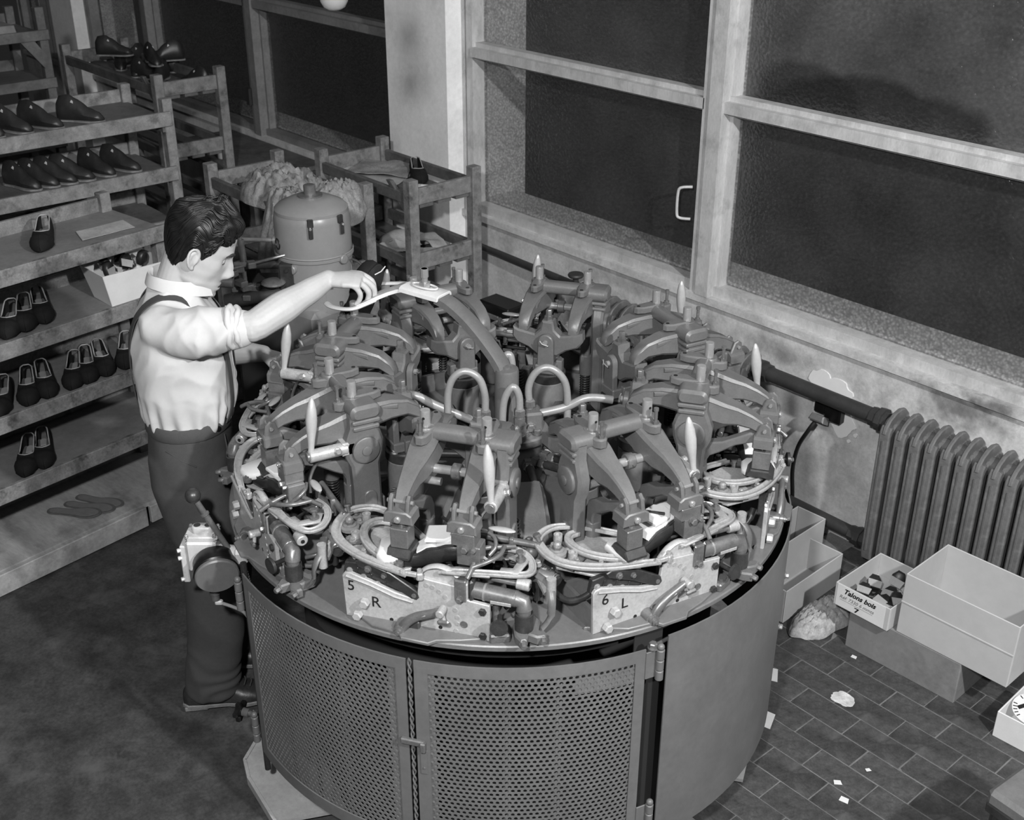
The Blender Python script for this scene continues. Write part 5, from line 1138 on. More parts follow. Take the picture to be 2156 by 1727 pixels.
    # finger yoke and spoon lever over the shoe toe
    b = MB(); b.tube(smooth_path([(.775, .135, .178), (.745, .14, .196), (.71, .138, .205), (.685, .15, .208), (.66, .185, .202), (.64, .21, .195)], 4), .006, 8); b.tube(smooth_path([(.75, .14, .194), (.73, .17, .202), (.70, .19, .205), (.66, .19, .204)], 4), .0055, 8); part('finger_yoke', b, 'worn', 60)
    b = MB(); b.tube(smooth_path([(.70, .165, .20), (.685, .175, .214), (.665, .168, .226), (.655, .15, .232)], 4), [.005] * 13, 8); part('spoon_arm', b, 'worn', 60)
    b = MB(); b.sphere((.640, .178, .236), .034, 14, 8, (.32, 1.0, .16)); part('spoon_lever', b, 'handle', 70)
    b = MB(); b.box((.685, .128, .198), (.022, .02, .03), RZ(.2), b=.003); b.cyl((.69, .128, .19), (.72, .16, .19), .0045, 8); b.tube([(.70, .14, .20), (.715, .165, .197), (.708, .18, .19)], .0035, 6); part('toe_clip', b, 'alu')
    for x, y, z in ((.66, .05, .12), (.665, .02, .1), (.60, .04, .13), (.58, .15, .12), (.59, .20, .1)):
        b = MB(); b.box((x, y, z * .5), (.022, .022, z), b=.003); s = MB(); s.hexbolt((x, y, z), (0, 0, 1), .008, .012); part('inner_stop', b, 'dark', 35, [sub('stop_bolt', s, 'worn')])
    b = MB(); b.tube(smooth_path([(.56, .2, .03), (.60, .24, .045), (.66, .245, .045), (.70, .22, .04)], 4), .0065, 8); b.tube(smooth_path([(.56, .17, .05), (.60, .21, .06), (.66, .215, .06), (.69, .2, .05)], 4), .006, 8); part('bent_pipe', b, 'worn', 60)
    b = MB(); b.box((.565, .235, .09), (.035, .05, .16), b=.006); b.sphere((.585, .235, .15), .018, 10, 6); s = MB(); s.hexbolt((.57, .225, .17), (0, 0, 1), .007, .01); s.hexbolt((.565, .25, .17), (0, 0, 1), .007, .01); part('valve_body', b, 'cast', 35, [sub('valve_bolt', s, 'worn')])
    return P
JP = jig_parts(None)
jw = {5: 'lasting jig with the plate marked 5 R at the front of the ring', 6: 'lasting jig with the plate marked 6 L at the front right of the ring', 7: 'bright lasting jig at the right rim of the table seen edge on', 8: 'lasting jig at the right rear rim of the table', 1: 'lasting jig at the far rim of the table facing the racks', 2: 'lasting jig at the far left rim behind the press under the tray', 3: 'lasting jig at the left rim by the man\'s hidden hand', 4: 'lasting jig at the left rim in front of the man\'s trousers'}
JIG = {}
for s in AZS: JIG[s] = assemble('lasting_jig', (0, 0, TT), radians(AZS[s]), JP, jw[s], 'jig', 'lasting jigs round the table rim')
def plate_text(s, body, y, z, size, xs=1.0, off=.0002):
    sp_ = [c for c in JIG[s].children if c.name.startswith('side_plate')][0]
    text(body, sp_, (.7612, y, z), size, 'ink', (pi / 2, 0, pi / 2), 'painted_mark', .0002, 0, off, xs)
bpy.context.view_layer.update()
plate_text(5, '5', -.162, .090, .040); plate_text(5, 'R', -.100, .054, .042)
plate_text(6, '6', -.150, .090, .042); plate_text(6, 'L', -.095, .062, .042)
# ------------------------------------------------------------------ shoes held in the jigs (bottom up on the last)
MB0 = MB
def pressed_shoe_parts():
    P = []
    XS = T(.700, 0, .034) @ RZ(.26) @ T(-.680, 0, 0)
    def MB(): return MB0(XS)
    b = MB(); rings = []                                                # y: heel -.125 .. toe .135
    n = 20; prof = []
    for i in range(n + 1):
        s = i / n; y = -.105 + .232 * s
        w = interp([(0, .012), (.05, .026), (.2, .031), (.42, .027), (.62, .036), (.8, .041), (.92, .032), (1, .008)], s)
        zt = interp([(0, .142), (.2, .144), (.38, .150), (.55, .172), (.75, .185), (.9, .186), (1, .178)], s)
        zb = interp([(0, .122), (.2, .108), (.38, .104), (.55, .112), (.75, .128), (.9, .142), (1, .16)], s)
        prof.append((y, w, zt, zb)); h = zt - zb
        rings.append([(.675 + w * x, y, zb + h * q) for x, q in ((-.82, 1), (-.98, .9), (-1.06, .6), (-.95, .28), (-.6, .06), (0, 0), (.6, .06), (.95, .28), (1.06, .6), (.98, .9), (.82, 1), (.4, 1.0), (0, 1.0), (-.4, 1.0))])
    b.ring_loft(rings); up = ('shoe_upper', b.mesh('shoe_upper', 'leather', 60), [])
    g = []
    for y, w, zt, zb in prof[8:20]: g.append([(.675 + w * x * .84, y, zt + .0025) for x in (-1, -.5, 0, .5, 1)])
    b = MB(); b.sheet(g, .003); s1 = MB(); s1.box((.675, .036, .179), (.064, .016, .0012), RZ(.25) @ RX(.16)); 
    pp = ('white_insole', b.mesh('white_insole', 'paper', 40), [('grey_stripe', s1.mesh('grey_stripe', 'paper_soft', 0), [])])
    b = MB(); b.prism([(.638, .012), (.70, .008), (.705, .055), (.690, .078), (.665, .085), (.640, .07)], .012, T(0, 0, .187) @ RX(.06), 'z', b=.003); hi = ('paper_tongue', b.mesh('paper_tongue', 'paper', 40), [])
    b = MB(); b.prism([(.642, -.105), (.71, -.105), (.722, -.085), (.722, -.048), (.70, -.034), (.65, -.034), (.636, -.05), (.632, -.09)], .022, T(0, 0, .146), 'z', b=.005); hp = ('heel_seat', b.mesh('heel_seat', 'paper', 50), [])
    b = MB(); b.tube([(.675 + w * .98, y, zt - .001) for y, w, zt, zb in prof[6:20]], .0018, 5); tl = ('welt_edge', b.mesh('welt_edge', 'dark', 60), [])
    return [up, pp, hi, hp, tl]
def fix(P): return [(n, m, [(a, c) for a, c, *_ in s]) for n, m, s in P]
PS = fix(pressed_shoe_parts())
for s, lb in ((5, 'black leather shoe with white insole clamped in the jig marked 5'), (6, 'shiny black shoe with white insole clamped in the jig marked 6'), (4, 'dark shoe with a pale rim clamped in the left rim jig'), (7, 'dark shoe under a white pad in the right rim jig'), (3, 'dark shoe clamped in the jig by the man\'s hidden hand'), (8, 'dark shoe clamped in the right rear rim jig')):
    assemble('clamped_shoe', (0, 0, TT), radians(AZS[s]), PS, lb, 'shoe', 'shoes clamped in the jigs')
# ------------------------------------------------------------------ control valve with ball lever at the left of the guard
cv = thing('control_valve', (-.328, -.806, .762), 0, 'pale control valve with black drum and ball lever, left of the guard', 'valve')
R_ = Vector((.655, .755, 0)); D_ = Vector((.72, -.62, .28)).normalized()      # picture right; towards the viewer
def tv(px, py, dep): # small helper: offsets right, up, towards the viewer
    p = R_ * px + Vector((0, 0, 1)) * py + Vector((.755, -.655, 0)) * dep; return tuple(p)
al2 = mat('pale_cast_box', 196, .4, metal=.2, var=.1, scale=25, spots=.3, spot_scale=18, spot_g=130)
m3 = Matrix(((R_.x, .755, 0), (R_.y, -.655, 0), (0, 0, 1))).to_4x4()          # local x right, y to viewer, z up
m3 = Matrix(((R_.x, -.755, 0), (R_.y, .655, 0), (0, 0, 1))).to_4x4()          # y away from viewer
b = MB(m3); b.box((-.02, .03, .035), (.085, .07, .10), b=.008); b.build('valve_box', al2, cv)
b = MB(m3); b.prism([(-.045 + .035 * cos(a), .03 + .03 * sin(a)) if False else (p[0] - .018, p[1] + .03) for p in [(-.045, -.02), (-.035, -.032), (.035, -.032), (.045, -.02), (.045, .02), (.035, .032), (-.035, .032), (-.045, .02)]], .016, T(0, 0, .091), 'z', b=.003); b.build('box_lid', al2, cv)
b = MB(m3); g_ = [(-.036 + x, .03 + y) for x, y in [(.016 * cos(a) + (-.014 if cos(a) < 0 else .014), .016 * sin(a)) for a in [2 * pi * k / 20 + .01 for k in range(20)]]]
b.prism([(x + .02, y) for x, y in g_], .022, T(0, 0, .108), 'z', b=.003); tp = b.build('lid_boss', al2, cv, 50)
b = MB(m3)
for x in (-.03, .0): b.lathe([(.0095, 0), (.0095, .0015)], 14, T(x, .03, .119))
b.build('port_recess', 'dark', tp)
for x, y in ((-.055, .0), (-.055, .055), (.02, .055), (.02, .004)): b = MB(m3); b.hexbolt((x, y, .098), (0, 0, 1), .005, .008); b.build('lid_screw', 'steel', cv)
b = MB(m3); b.box((-.072, .035, .005), (.018, .06, .12), b=.003); 
for z in (.05, .025, -.045): b.hexbolt((-.079, .01, z), (-1, -.5, 0), .006, .01)
b.build('side_flange', al2, cv)
ax = Matrix.Translation(m3 @ Vector((.016, -.006, .012))) @ frame_from(m3.to_3x3() @ Vector((.30, -.90, -.20))).to_4x4()
b = MB(); b.lathe([(.055, -.02), (.060, -.012), (.060, .012), (.063, .016), (.063, .032), (.060, .036)], 36, ax); b.build('drum', 'bakelite', cv)
b = MB(); b.lathe([(.060, .036), (.0605, .044), (.057, .048), (1e-4, .049)], 36, ax, caps=False); b.build('drum_cover', 'guard', cv)
b = MB(m3); b.cyl((.075, .02, .03), (.02, .03, .03), .025, 18, b=.003); b.box((.085, .02, .03), (.04, .05, .05), b=.01); b.build('lever_boss', al2, cv)
b = MB(m3); b.cyl((.055, .02, .04), (-.020, .01, .215), .0085, 12); b.lathe([(.0085, 0), (.0125, .003), (.0125, .008), (.0085, .011)], 14, Matrix.Translation((.003, .013, .161)) @ frame_from((-.075, -.01, .175)).to_4x4()); lv = b.build('lever_rod', 'worn', cv)
b = MB(m3); b.sphere((-.024, .009, .226), .0215, 20, 12); b.build('lever_ball', 'dark', lv)
b = MB(m3); b.lathe([(.012, 0), (.012, .02), (.015, .02), (.015, .036), (.009, .038), (.009, .05)], 14, T(.0, .01, -.115)); b.build('drain_fitting', 'worn', cv)
b = MB(m3); b.box((.008, .01, -.125), (.022, .014, .014), b=.003); b.build('drain_elbow', al2, cv)
b = MB(m3); b.tube(smooth_path([(.012, .01, -.127), (.05, .012, -.145), (.075, .015, -.165), (.088, .02, -.20)], 4), .005, 8); b.build('copper_pipe', 'pipe_pale', cv)
b = MB(m3); b.cyl((.075, .03, .0), (.088, .05, -.11), .009, 10); b.spring((.077, .032, -.015), (.086, .046, -.10), .0115, .003, 10, 8, 5); b.build('armoured_hose', 'worn', cv, 70)
b = MB(m3); b.box((.085, .04, -.135), (.016, .03, .06), b=.002); b.build('mount_bracket', 'guard', cv)
# ------------------------------------------------------------------ grey motor unit behind the man
MX, MY = -1.34, .215
mu = thing('motor_unit', (MX, MY, 0), radians(0), 'big grey domed motor unit standing behind the machine beside the racks', 'motor')
b = MB(); b.lathe([(.139, 1.195), (.139, 1.315), (.136, 1.335), (.128, 1.348)], 40); b.build('upper_housing', 'motor', mu)
b = MB(); b.lathe([(.134, 1.342), (.134, 1.352), (.120, 1.366), (.075, 1.387), (.05, 1.392), (1e-4, 1.392)], 40, caps=False); b.build('domed_cap', 'motor', mu)
b = MB(); b.lathe([(.045, 1.388), (.045, 1.398), (.022, 1.400), (.022, 1.432), (.018, 1.434), (1e-4, 1.434)], 24, caps=False); b.build('shaft_collar', 'worn', mu)
b = MB(); b.lathe([(.139, 1.176), (.145, 1.180), (.145, 1.188), (.139, 1.192)], 40, caps=False); b.lathe([(.143, 1.192), (.146, 1.195), (.143, 1.199)], 40, caps=False); b.build('joint_ring', 'motor', mu)
b = MB(); b.lathe([(.138, .98), (.138, 1.178)], 40); b.box((.0, 0, 1.07), (.24, .20, .22), RZ(.2), b=.03); b.build('lower_housing', 'motor', mu)
b = MB(); b.box((.0, -.02, .50), (.26, .24, 1.0), RZ(.2), b=.02); b.build('stand', 'motor', mu)
va = -.716                                                             # azimuth of the viewer from the motor
def mo(r, da, z): return (r * cos(va + da), r * sin(va + da), z)
for da, z in ((-.45, 1.158), (.95, 1.182)):
    b = MB(); p = Vector(mo(.138, da, z)); d = Vector((p.x, p.y, 0)).normalized(); b.lathe([(.018, 0), (.018, .012), (.015, .015), (1e-4, .016)], 18, Matrix.Translation(p) @ frame_from(d).to_4x4(), caps=False); b.build('round_knob', 'motor', mu)
for da in (.12, .95):
    b = MB(); p = Vector(mo(.142, da, 1.333)); b.box(tuple(p), (.012, .022, .03), RZ(va + da), b=.003); b.box(tuple(Vector(mo(.150, da, 1.300))), (.008, .016, .045), RZ(va + da), b=.003); b.build('cap_clip', 'dark', mu)
    b = MB(); b.hexbolt(mo(.152, da, 1.315), mo(1, da, 0), .005, .006); b.build('clip_screw', 'steel', mu)
b = MB(); p = Vector(mo(.136, -1.02, 1.235)); d = Vector((p.x, p.y, 0)).normalized(); b.lathe([(.022, 0), (.022, .004), (.016, .005), (.014, -.002), (1e-4, -.003)], 20, Matrix.Translation(p) @ frame_from(d).to_4x4(), caps=False); b.build('round_port', 'black', mu)
b = MB(); b.box(mo(.139, .32, 1.105), (.003, .075, .05), RZ(va + .32)); b.build('name_plate', 'worn', mu)
b = MB(); b.tube(smooth_path([mo(.15, 1.25, 1.17), mo(.19, 1.25, 1.15), mo(.22, 1.2, 1.08), mo(.21, 1.15, 1.0), mo(.16, 1.1, .95)], 4), .005, 8); b.build('loop_cable', 'pipe', mu)
# stitching-head mechanism left of the motor, by the man's face
me_ = thing('shaft_machine', (MX - .0, MY, 0), 0, 'dark machine head of rods and shafts sticking out left of the motor towards the man', 'machine')
lx = Vector((-.656, -.754, 0)); fw = Vector((.754, -.656, 0))
def hp(l, f, z): v = lx * l + fw * f; return (v.x, v.y, z)
b = MB(); b.cyl(hp(.05, .12, 1.08), hp(.30, .12, 1.03), .024, 16); b.cyl(hp(.28, .12, 1.035), hp(.315, .12, 1.027), .030, 16); b.build('main_shaft', 'pipe', me_)
b = MB(); b.cyl(hp(.11, .05, 1.15), hp(.30, .05, 1.145), .017, 14); b.build('upper_shaft', 'pipe', me_)
b = MB(); b.lathe([(.02, 0), (.02, .03), (.013, .035), (.013, .055)], 12, Matrix.Translation(hp(.14, .03, 1.235)) @ frame_from(-lx).to_4x4()); b.cyl(hp(.14, .03, 1.235), hp(.32, .03, 1.238), .008, 10); b.build('grease_nipple', 'steel', me_)
b = MB(); b.cyl(hp(.24, .1, 1.04), hp(.25, .1, 1.33), .0075, 10); b.cyl(hp(.24, .1, 1.15), hp(.245, .1, 1.26), .012, 12); b.build('vertical_rod', 'worn', me_)
b = MB(); b.cyl(hp(.08, .1, 1.205), hp(.29, .14, 1.16), .0055, 8); b.lathe([(.010, 0), (.010, .05), (.006, .055)], 10, Matrix.Translation(hp(.22, .125, 1.175)) @ frame_from(lx).to_4x4()); b.build('cross_rod', 'worn', me_)
b = MB(); b.sphere(hp(.13, .15, 1.115), .045, 14, 8, (1, 1, .3)); b.build('oval_lever', 'worn', me_)
b = MB()
for k in range(12):
    rr = random.Random(60 + k); b.box(hp(.20 + .11 * rr.random(), .09 + .05 * rr.random(), 1.05 + .13 * rr.random()), (.03 + .02 * rr.random(), .03, .022), RZ(rr.random() * 3), b=.003)
o = b.build('clamp_blocks', 'worn', me_); o['kind'] = 'stuff'
b = MB(); b.box(hp(.16, .03, .98), (.14, .12, .22), RZ(.85), b=.01); b.box(hp(.2, .0, .5), (.2, .2, .98), RZ(.85), b=.01); b.build('column', 'void', me_)
b = MB(); b.box(hp(.085, .12, 1.13), (.05, .05, .10), RZ(.85), b=.006); b.hexbolt(hp(.08, .15, 1.16), tuple(fw), .006, .008); b.hexbolt(hp(.08, .15, 1.10), tuple(fw), .006, .008); b.build('bearing_block', 'dark', me_)
b = MB(); b.cyl(hp(.27, .17, 1.12), hp(.33, .17, 1.125), .018, 14); b.build('roller', 'worn', me_)
# black shoe held over the tray
hs = thing('held_shoe', (0, 0, 0), 0, 'black shoe held by the man over the pale forked tray', 'shoe')
for n, me in zip(('upper', 'topline_binding', 'insole', 'heel_label'), SHOE): obj(n, me, hs)
HELD = hs
# ------------------------------------------------------------------ the man: x forward, y to his left, z up
MO = (-.735, -.62, 0.0); MAZ = radians(58)
man = thing('person', MO, MAZ, 'man in white shirt with rolled sleeves, braces and grey trousers reaching over the machine', 'person')
def remesh(me, voxel, smooth=0, fac=.5):
    o = bpy.data.objects.new('tmp', me); COL.objects.link(o)
    md = o.modifiers.new('r', 'REMESH'); md.mode = 'VOXEL'; md.voxel_size = voxel; md.use_smooth_shade = True
    if smooth: s = o.modifiers.new('s', 'SMOOTH'); s.iterations = smooth; s.factor = fac
    dg = bpy.context.evaluated_depsgraph_get(); dg.update(); n = bpy.data.meshes.new_from_object(o.evaluated_get(dg)); bpy.data.objects.remove(o); n.name = me.name
    n.polygons.foreach_set('use_smooth', [True] * len(n.polygons)); return n
def ell(c, a, b, ax=None, n=28, pw=2.0):
    """ring of points: centre c, half sizes a along u, b along v"""
    u, v = ax or (Vector((1, 0, 0)), Vector((0, 1, 0))); c = Vector(c); out = []
    for k in range(n):
        t = 2 * pi * k / n; cs, sn = cos(t), sin(t)
        q = (abs(cs) ** pw + abs(sn) ** pw) ** (-1 / pw)
        out.append(tuple(c + u * (a * cs * q) + v * (b * sn * q)))
    return out
def limb(b, pts, rad, seg=18, sub=5):
    """tapered limb through joints with elliptical smoothing and rounded ends"""
    P_ = smooth_path([(*p, r) if False else p for p in pts], sub); n = len(P_); rr = []
    for i in range(n): rr.append(interp([(k / (len(rad) - 1), r) for k, r in enumerate(rad)], i / (n - 1)))
    b.tube(P_, rr, seg); b.sphere(P_[0], rr[0] * .98, seg, 8); b.sphere(P_[-1], rr[-1] * .98, seg, 8)
# ---- head
HEADC = Vector((.082, 0, 1.534)); HX = Matrix.Translation(HEADC) @ RZ(radians(4)) @ RY(radians(25))
def gs(x, s): return math.exp(-(x / s) ** 2)
HT = [(-.130, (.052, .004, .018)), (-.120, (.080, .012, .036)), (-.100, (.088, .035, .050)), (-.072, (.087, .058, .060)), (-.04, (.088, .075, .067)), (0, (.089, .090, .072)), (.03, (.093, .098, .0745)), (.06, (.091, .101, .0755)), (.09, (.078, .094, .068)), (.108, (.058, .075, .052)), (.122, (.022, .032, .022)), (.125, (.003, .004, .003))]
def head_rho(th, z):
    f, bk, w = interp(HT, z); c, s = cos(th), sin(th); l = f if c > 0 else bk
    r = 1.0 / sqrt((c / l) ** 2 + (s / w) ** 2 + 1e-9)
    a = abs(th)
    nose = interp([(-.062, 0.0), (-.053, .020), (-.042, .030), (-.02, .021), (.005, .009), (.02, .003), (.03, 0)], z) if -.062 < z < .03 else 0
    r += nose * gs(th, .105 + .06 * gs(z + .047, .014))
    r += .009 * gs(a - .17, .07) * gs(z + .048, .009)                      # nostril wings
    r -= .009 * gs(a - .37, .17) * gs(z - .001, .016)                      # eye sockets
    r += .005 * gs(a - .36, .26) * gs(z - .023, .009)                      # brow ridge
    r += .0045 * gs(th, .26) * (gs(z + .0755, .0055) + 1.1 * gs(z + .0885, .006)) - .0035 * gs(th, .24) * gs(z + .082, .0028)
    r -= .0045 * gs(th, .3) * gs(z + .101, .006); r += .006 * gs(th, .3) * gs(z + .117, .010)
    r += .004 * gs(a - .75, .25) * gs(z + .022, .02); r -= .003 * gs(a - .62, .2) * gs(z + .062, .02)
    r += .004 * gs(a - 1.25, .25) * gs(z + .085, .02)                       # jaw angle
    return r
rings = []
for i in range(74):
    z = -.130 + .255 * i / 73; rings.append([tuple(HX @ Vector((head_rho(th, z) * cos(th), head_rho(th, z) * sin(th), z))) for th in [-pi + 2 * pi * k / 84 for k in range(84)]])
bd = MB(); bd.ring_loft(rings)
for s in (-1, 1):                                                       # ears
    E_ = HX @ Matrix.Translation((-.012, s * .073, -.008)) @ RX(s * .12) @ RZ(s * -.42) @ RY(-.12)
    bd.m = E_
    bd.sphere((-.006, s * .004, .0), .026, 16, 10, (.62, .16, 1.08)); bd.tube(smooth_path([(.004, s * .005, -.014), (.010, s * .007, .004), (.008, s * .009, .020), (-.006, s * .012, .030), (-.019, s * .013, .024), (-.023, s * .012, .006), (-.017, s * .010, -.014), (-.007, s * .007, -.026), (.001, s * .005, -.027)], 4), .0042, 8)
    bd.tube(smooth_path([(-.002, s * .006, .018), (-.012, s * .009, .012), (-.013, s * .009, -.004), (-.004, s * .007, -.014)], 3), .0032, 6); bd.sphere((-.002, s * .005, -.026), .0075, 8, 6, (1, .55, 1)); bd.m = Matrix.Identity(4)
# ---- neck, trunk, arms and hands under and outside the clothes
bd.tube(smooth_path([(-.008, 0, 1.36), (.002, 0, 1.42), (.02, 0, 1.47), (.048, 0, 1.53)], 4), [.064, .063, .061, .0585, .057, .056, .0555, .055, .055, .055, .056, .057, .058], 24)
bd.tube([(.075, 0, 1.425), (.055, 0, 1.455), (.04, 0, 1.49)], [.02, .035, .05], 16)
bd.ring_loft([ell((0, 0, z), a, b_) for z, a, b_ in ((.90, .085, .13), (1.05, .085, .125), (1.2, .10, .15), (1.33, .09, .165), (1.395, .06, .12), (1.42, .05, .06))])
for s in (-1, 1): limb(bd, [(0, s * .085, .90), (.02, s * .09, .50), (-.02, s * .095, .10)], [.085, .058, .042])
SHR, ELR, WRR = (-.015, -.145, 1.350), (.232, -.215, 1.382), (.436, -.062, 1.448)
SHL, ELL_, WRL = (-.015, .165, 1.37), (.055, .25, 1.115), (.215, .235, 1.10)
limb(bd, [SHR, (.11, -.195, 1.370), ELR], [.040, .042, .042]); limb(bd, [ELR, (.30, -.17, 1.408), (.37, -.115, 1.428), WRR], [.043, .046, .037, .027])
bd.sphere((.222, -.222, 1.375), .037, 12, 8)
limb(bd, [SHL, (.02, .215, 1.25), ELL_], [.055, .048, .042]); limb(bd, [ELL_, (.11, .248, 1.108), WRL], [.042, .043, .027])
def hand(b, wr, fwd, up, side, thumb_sgn, curl, spread=.0215, k=1.0):
    """wr wrist; fwd towards the knuckles; up back of the hand; side towards the thumb"""
    wr = Vector(wr); fwd = Vector(fwd).normalized(); side = Vector(side); side = (side - fwd * side.dot(fwd)).normalized(); up = Vector(up); up = (up - fwd * up.dot(fwd) - side * up.dot(side)).normalized()
    def W(f, s, u): return tuple(wr + fwd * (f * k) + side * (s * k) + up * (u * k))
    rings = []
    for f, w, h, c in ((-.01, .026, .020, 0), (.015, .031, .019, 0), (.045, .040, .017, .003), (.075, .043, .0145, .005), (.092, .040, .011, .004)):
        rings.append([W(f, w * cos(t), c + h * sin(t)) for t in [2 * pi * q / 18 for q in range(18)]])
    b.ring_loft(rings)
    for i, (off, ln, ahead) in enumerate(((1.5, .074, .0), (.5, .084, .006), (-.5, .078, .002), (-1.5, .062, -.008))):
        base = (.082 + ahead, off * spread, .004); a = 0.0; p = Vector(base); pts = [W(*(Vector(base) - Vector((.03, 0, 0)))), W(*p)]
        for sg, cu in zip((.45, .32, .25), curl[i]):
            a += cu; p = p + Vector((cos(a), off * .02, -sin(a))) * (ln * sg); pts.append(W(*p))
        q = smooth_path(pts, 4); n = len(q); r0 = (.0098, .0101, .0096, .0085)[i] * k
        b.tube(q, [r0 * (1.02 - .26 * j / (n - 1) + (.05 if j in (4, 8, 12) else 0)) for j in range(n)], 12); b.sphere(q[-1], r0 * .76, 10, 6)
    th = [W(.012, .02, -.006), W(.036, .044, -.016), W(.062, .052, -.034), W(.082, .044, -.052)]
    q = smooth_path(th, 4); n = len(q); b.tube(q, [.0145 * k - .0055 * k * j / (n - 1) for j in range(n)], 12); b.sphere(q[-1], .0088 * k, 10, 6)
hand(bd, WRR, (.094, -.022, -.006), (0, 0, 1), (.25, .95, .12), 1, ((.55, .75, .45), (.65, .8, .5), (.75, .85, .5), (.85, .85, .5)), .0225, 1.06)
hand(bd, WRL, (.09, -.02, -.03), (.2, .4, 1), (.0, -1, .3), 1, ((.3, .5, .4), (.35, .55, .4), (.4, .6, .4), (.5, .6, .4)))
body = obj('body', remesh(bd.mesh('body', 'skin', 0), .003, 3, .4), man)
# ---- eyes, brows, lips
for s in (-1, 1):
    b = MB(HX); b.sphere((.0628, s * .0300, -.0005), .0118, 16, 10); e = b.build('eye', 'eye', body, 60)
    b = MB(HX); b.sphere((.0708, s * .0318, -.0045), .0052, 12, 8); b.build('pupil', 'pupil', body, 60)
    b = MB(HX); lp_ = T(.0630, s * .0300, -.0005) @ RY(.6)
    b.lathe([(.0128 * sin(t), .0128 * cos(t)) for t in [1e-3 + 1.62 * k / 9 for k in range(10)]], 20, lp_, caps=False); b.tube([tuple(lp_ @ Vector((.0127 * cos(t), .0127 * sin(t), -.0006))) for t in [2 * pi * k / 20 for k in range(20)]], .0011, 5, closed=True); b.build('eyelid', 'skin', body, 60)
    b = MB(HX); b.tube([tuple(lp_ @ Vector((.0136 * cos(t), .0136 * sin(t), -.0012))) for t in [-1.3 + 2.6 * k / 12 for k in range(13)]], .0014, 5); b.build('lashes', 'brow', body, 60)
    b = MB(HX); b.tube(smooth_path([(.0945, s * .013, .0205), (.0925, s * .026, .0265), (.0845, s * .039, .0265), (.073, s * .049, .019)], 4), [.0034, .0038, .0042, .0044, .0044, .0044, .0042, .0040, .0036, .003, .0026, .002, .0014], 6); b.build('eyebrow', 'brow', body, 60)
b = MB(HX); b.tube(smooth_path([(.083, -.019, -.0822), (.0905, -.009, -.0800), (.0925, 0, -.0812), (.0905, .009, -.0800), (.083, .019, -.0822)], 4), .0019, 6); b.build('mouth_line', 'brow', body, 60)
# ---- hair: a thick wavy cap plus combed locks
def hairline(th):
    a = abs(th); return interp([(0, .076), (.45, .070), (.75, .050), (1.0, .052), (1.22, .012), (1.45, -.006), (1.62, .014), (1.85, .012), (2.1, -.03), (2.5, -.062), (pi, -.070)], a)
def hair_p(th, t, extra=0.0):
    z0 = hairline(th); z = z0 + (.1245 - z0) * (1 - (1 - t) ** 1.35)
    r = head_rho(th, z) if z < .124 else .003
    vol = interp([(0, .003), (.15, .010), (.5, .020), (1, .030)], t) * interp([(0, 1.35), (.8, 1.15), (1.4, .75), (2.2, .8), (pi, .75)], abs(th))
    wv = .0045 * sin(40 * z + 3.0 * sin(2 * th) + 5 * th) + .0012 * sin(150 * z + 8 * th)
    wv *= min(1, t * 3) * (.35 if z < .03 else 1)
    d = Vector((cos(th) * r, sin(th) * r, z)); nrm = Vector((cos(th) * (1 - t) + .0, sin(th) * (1 - t), .25 + t)).normalized()
    return tuple(HX @ (d + nrm * (vol + wv + extra)))
hb = MB(); NT = 96
rg = [[hair_p(-pi + 2 * pi * k / NT, i / 26 * .985) for k in range(NT)] for i in range(27)]
inner = [[tuple(HX @ (Vector((cos(th) * head_rho(th, hairline(th)) * .93, sin(th) * head_rho(th, hairline(th)) * .93, hairline(th) + .004)))) for th in [-pi + 2 * pi * k / NT for k in range(NT)]]]
hb.ring_loft(inner + rg); hair = hb.build('hair', 'hair', body, 80)
lb = MB(); rnd = random.Random(11)
for i in range(230):
    th0 = rnd.uniform(-1.35, 1.35); t0 = rnd.uniform(.02, .25); pts = []; ph = rnd.uniform(0, 1.2); steps = 44
    # lock runs back over the head, waving sideways in step with its neighbours
    p0 = Vector((cos(th0), sin(th0))); 
    for k in range(steps):
        q = k / (steps - 1); x = p0.x * (1 - q) - 0.95 * q; y = p0.y * (1 - .25 * q) + .05 * sin(q * 16 + p0.y * 2.2 + ph * .3); y = max(-.98, min(.98, y))
        th = atan2(y, x); rr = min(1.0, sqrt(x * x + y * y)); t = max(t0 * (1 - q) + .02, 1 - rr ** 1.6)
        pts.append(hair_p(th, min(t, .97), .0022 + .0022 * sin(q * 16 + ph)))
    lb.tube(pts, [.0027 * (.35 + .65 * sin(pi * min(1, .12 + k / (steps - 1)))) for k in range(steps)], 5)
o = lb.build('hair_locks', 'hair', body, 80); o['kind'] = 'stuff'
# ---- shirt
sb = MB()
SR = [(1.015, 0.0, .108, .150), (1.035, .0, .120, .160), (1.07, .003, .130, .168), (1.13, .002, .135, .174), (1.20, .0, .135, .180), (1.28, -.002, .128, .188), (1.325, -.004, .116, .186), (1.365, -.006, .098, .172), (1.395, -.004, .080, .136), (1.42, .0, .068, .096), (1.44, .004, .064, .072)]
sb.ring_loft([ell((c, 0, z), a, b_, None, 40, 2.3) for z, c, a, b_ in SR])
def sleeve(b, pts, rad): limb(b, pts, rad, 20, 6)
sleeve(sb, [(-.03, -.125, 1.350), (.035, -.175, 1.358), (.11, -.20, 1.368), (.175, -.208, 1.378)], [.062, .064, .060, .054])
sleeve(sb, [(-.03, .125, 1.345), (.0, .185, 1.29), (.03, .225, 1.20), (.05, .245, 1.14)], [.068, .070, .064, .058])
sm = remesh(sb.mesh('shirt', 'shirt', 0), .006, 16, .5)
def fold(me, amp, fn):
    n = [v.normal.copy() for v in me.vertices]
    for v, nn in zip(me.vertices, n): v.co += nn * (amp * fn(v.co))
    me.update()
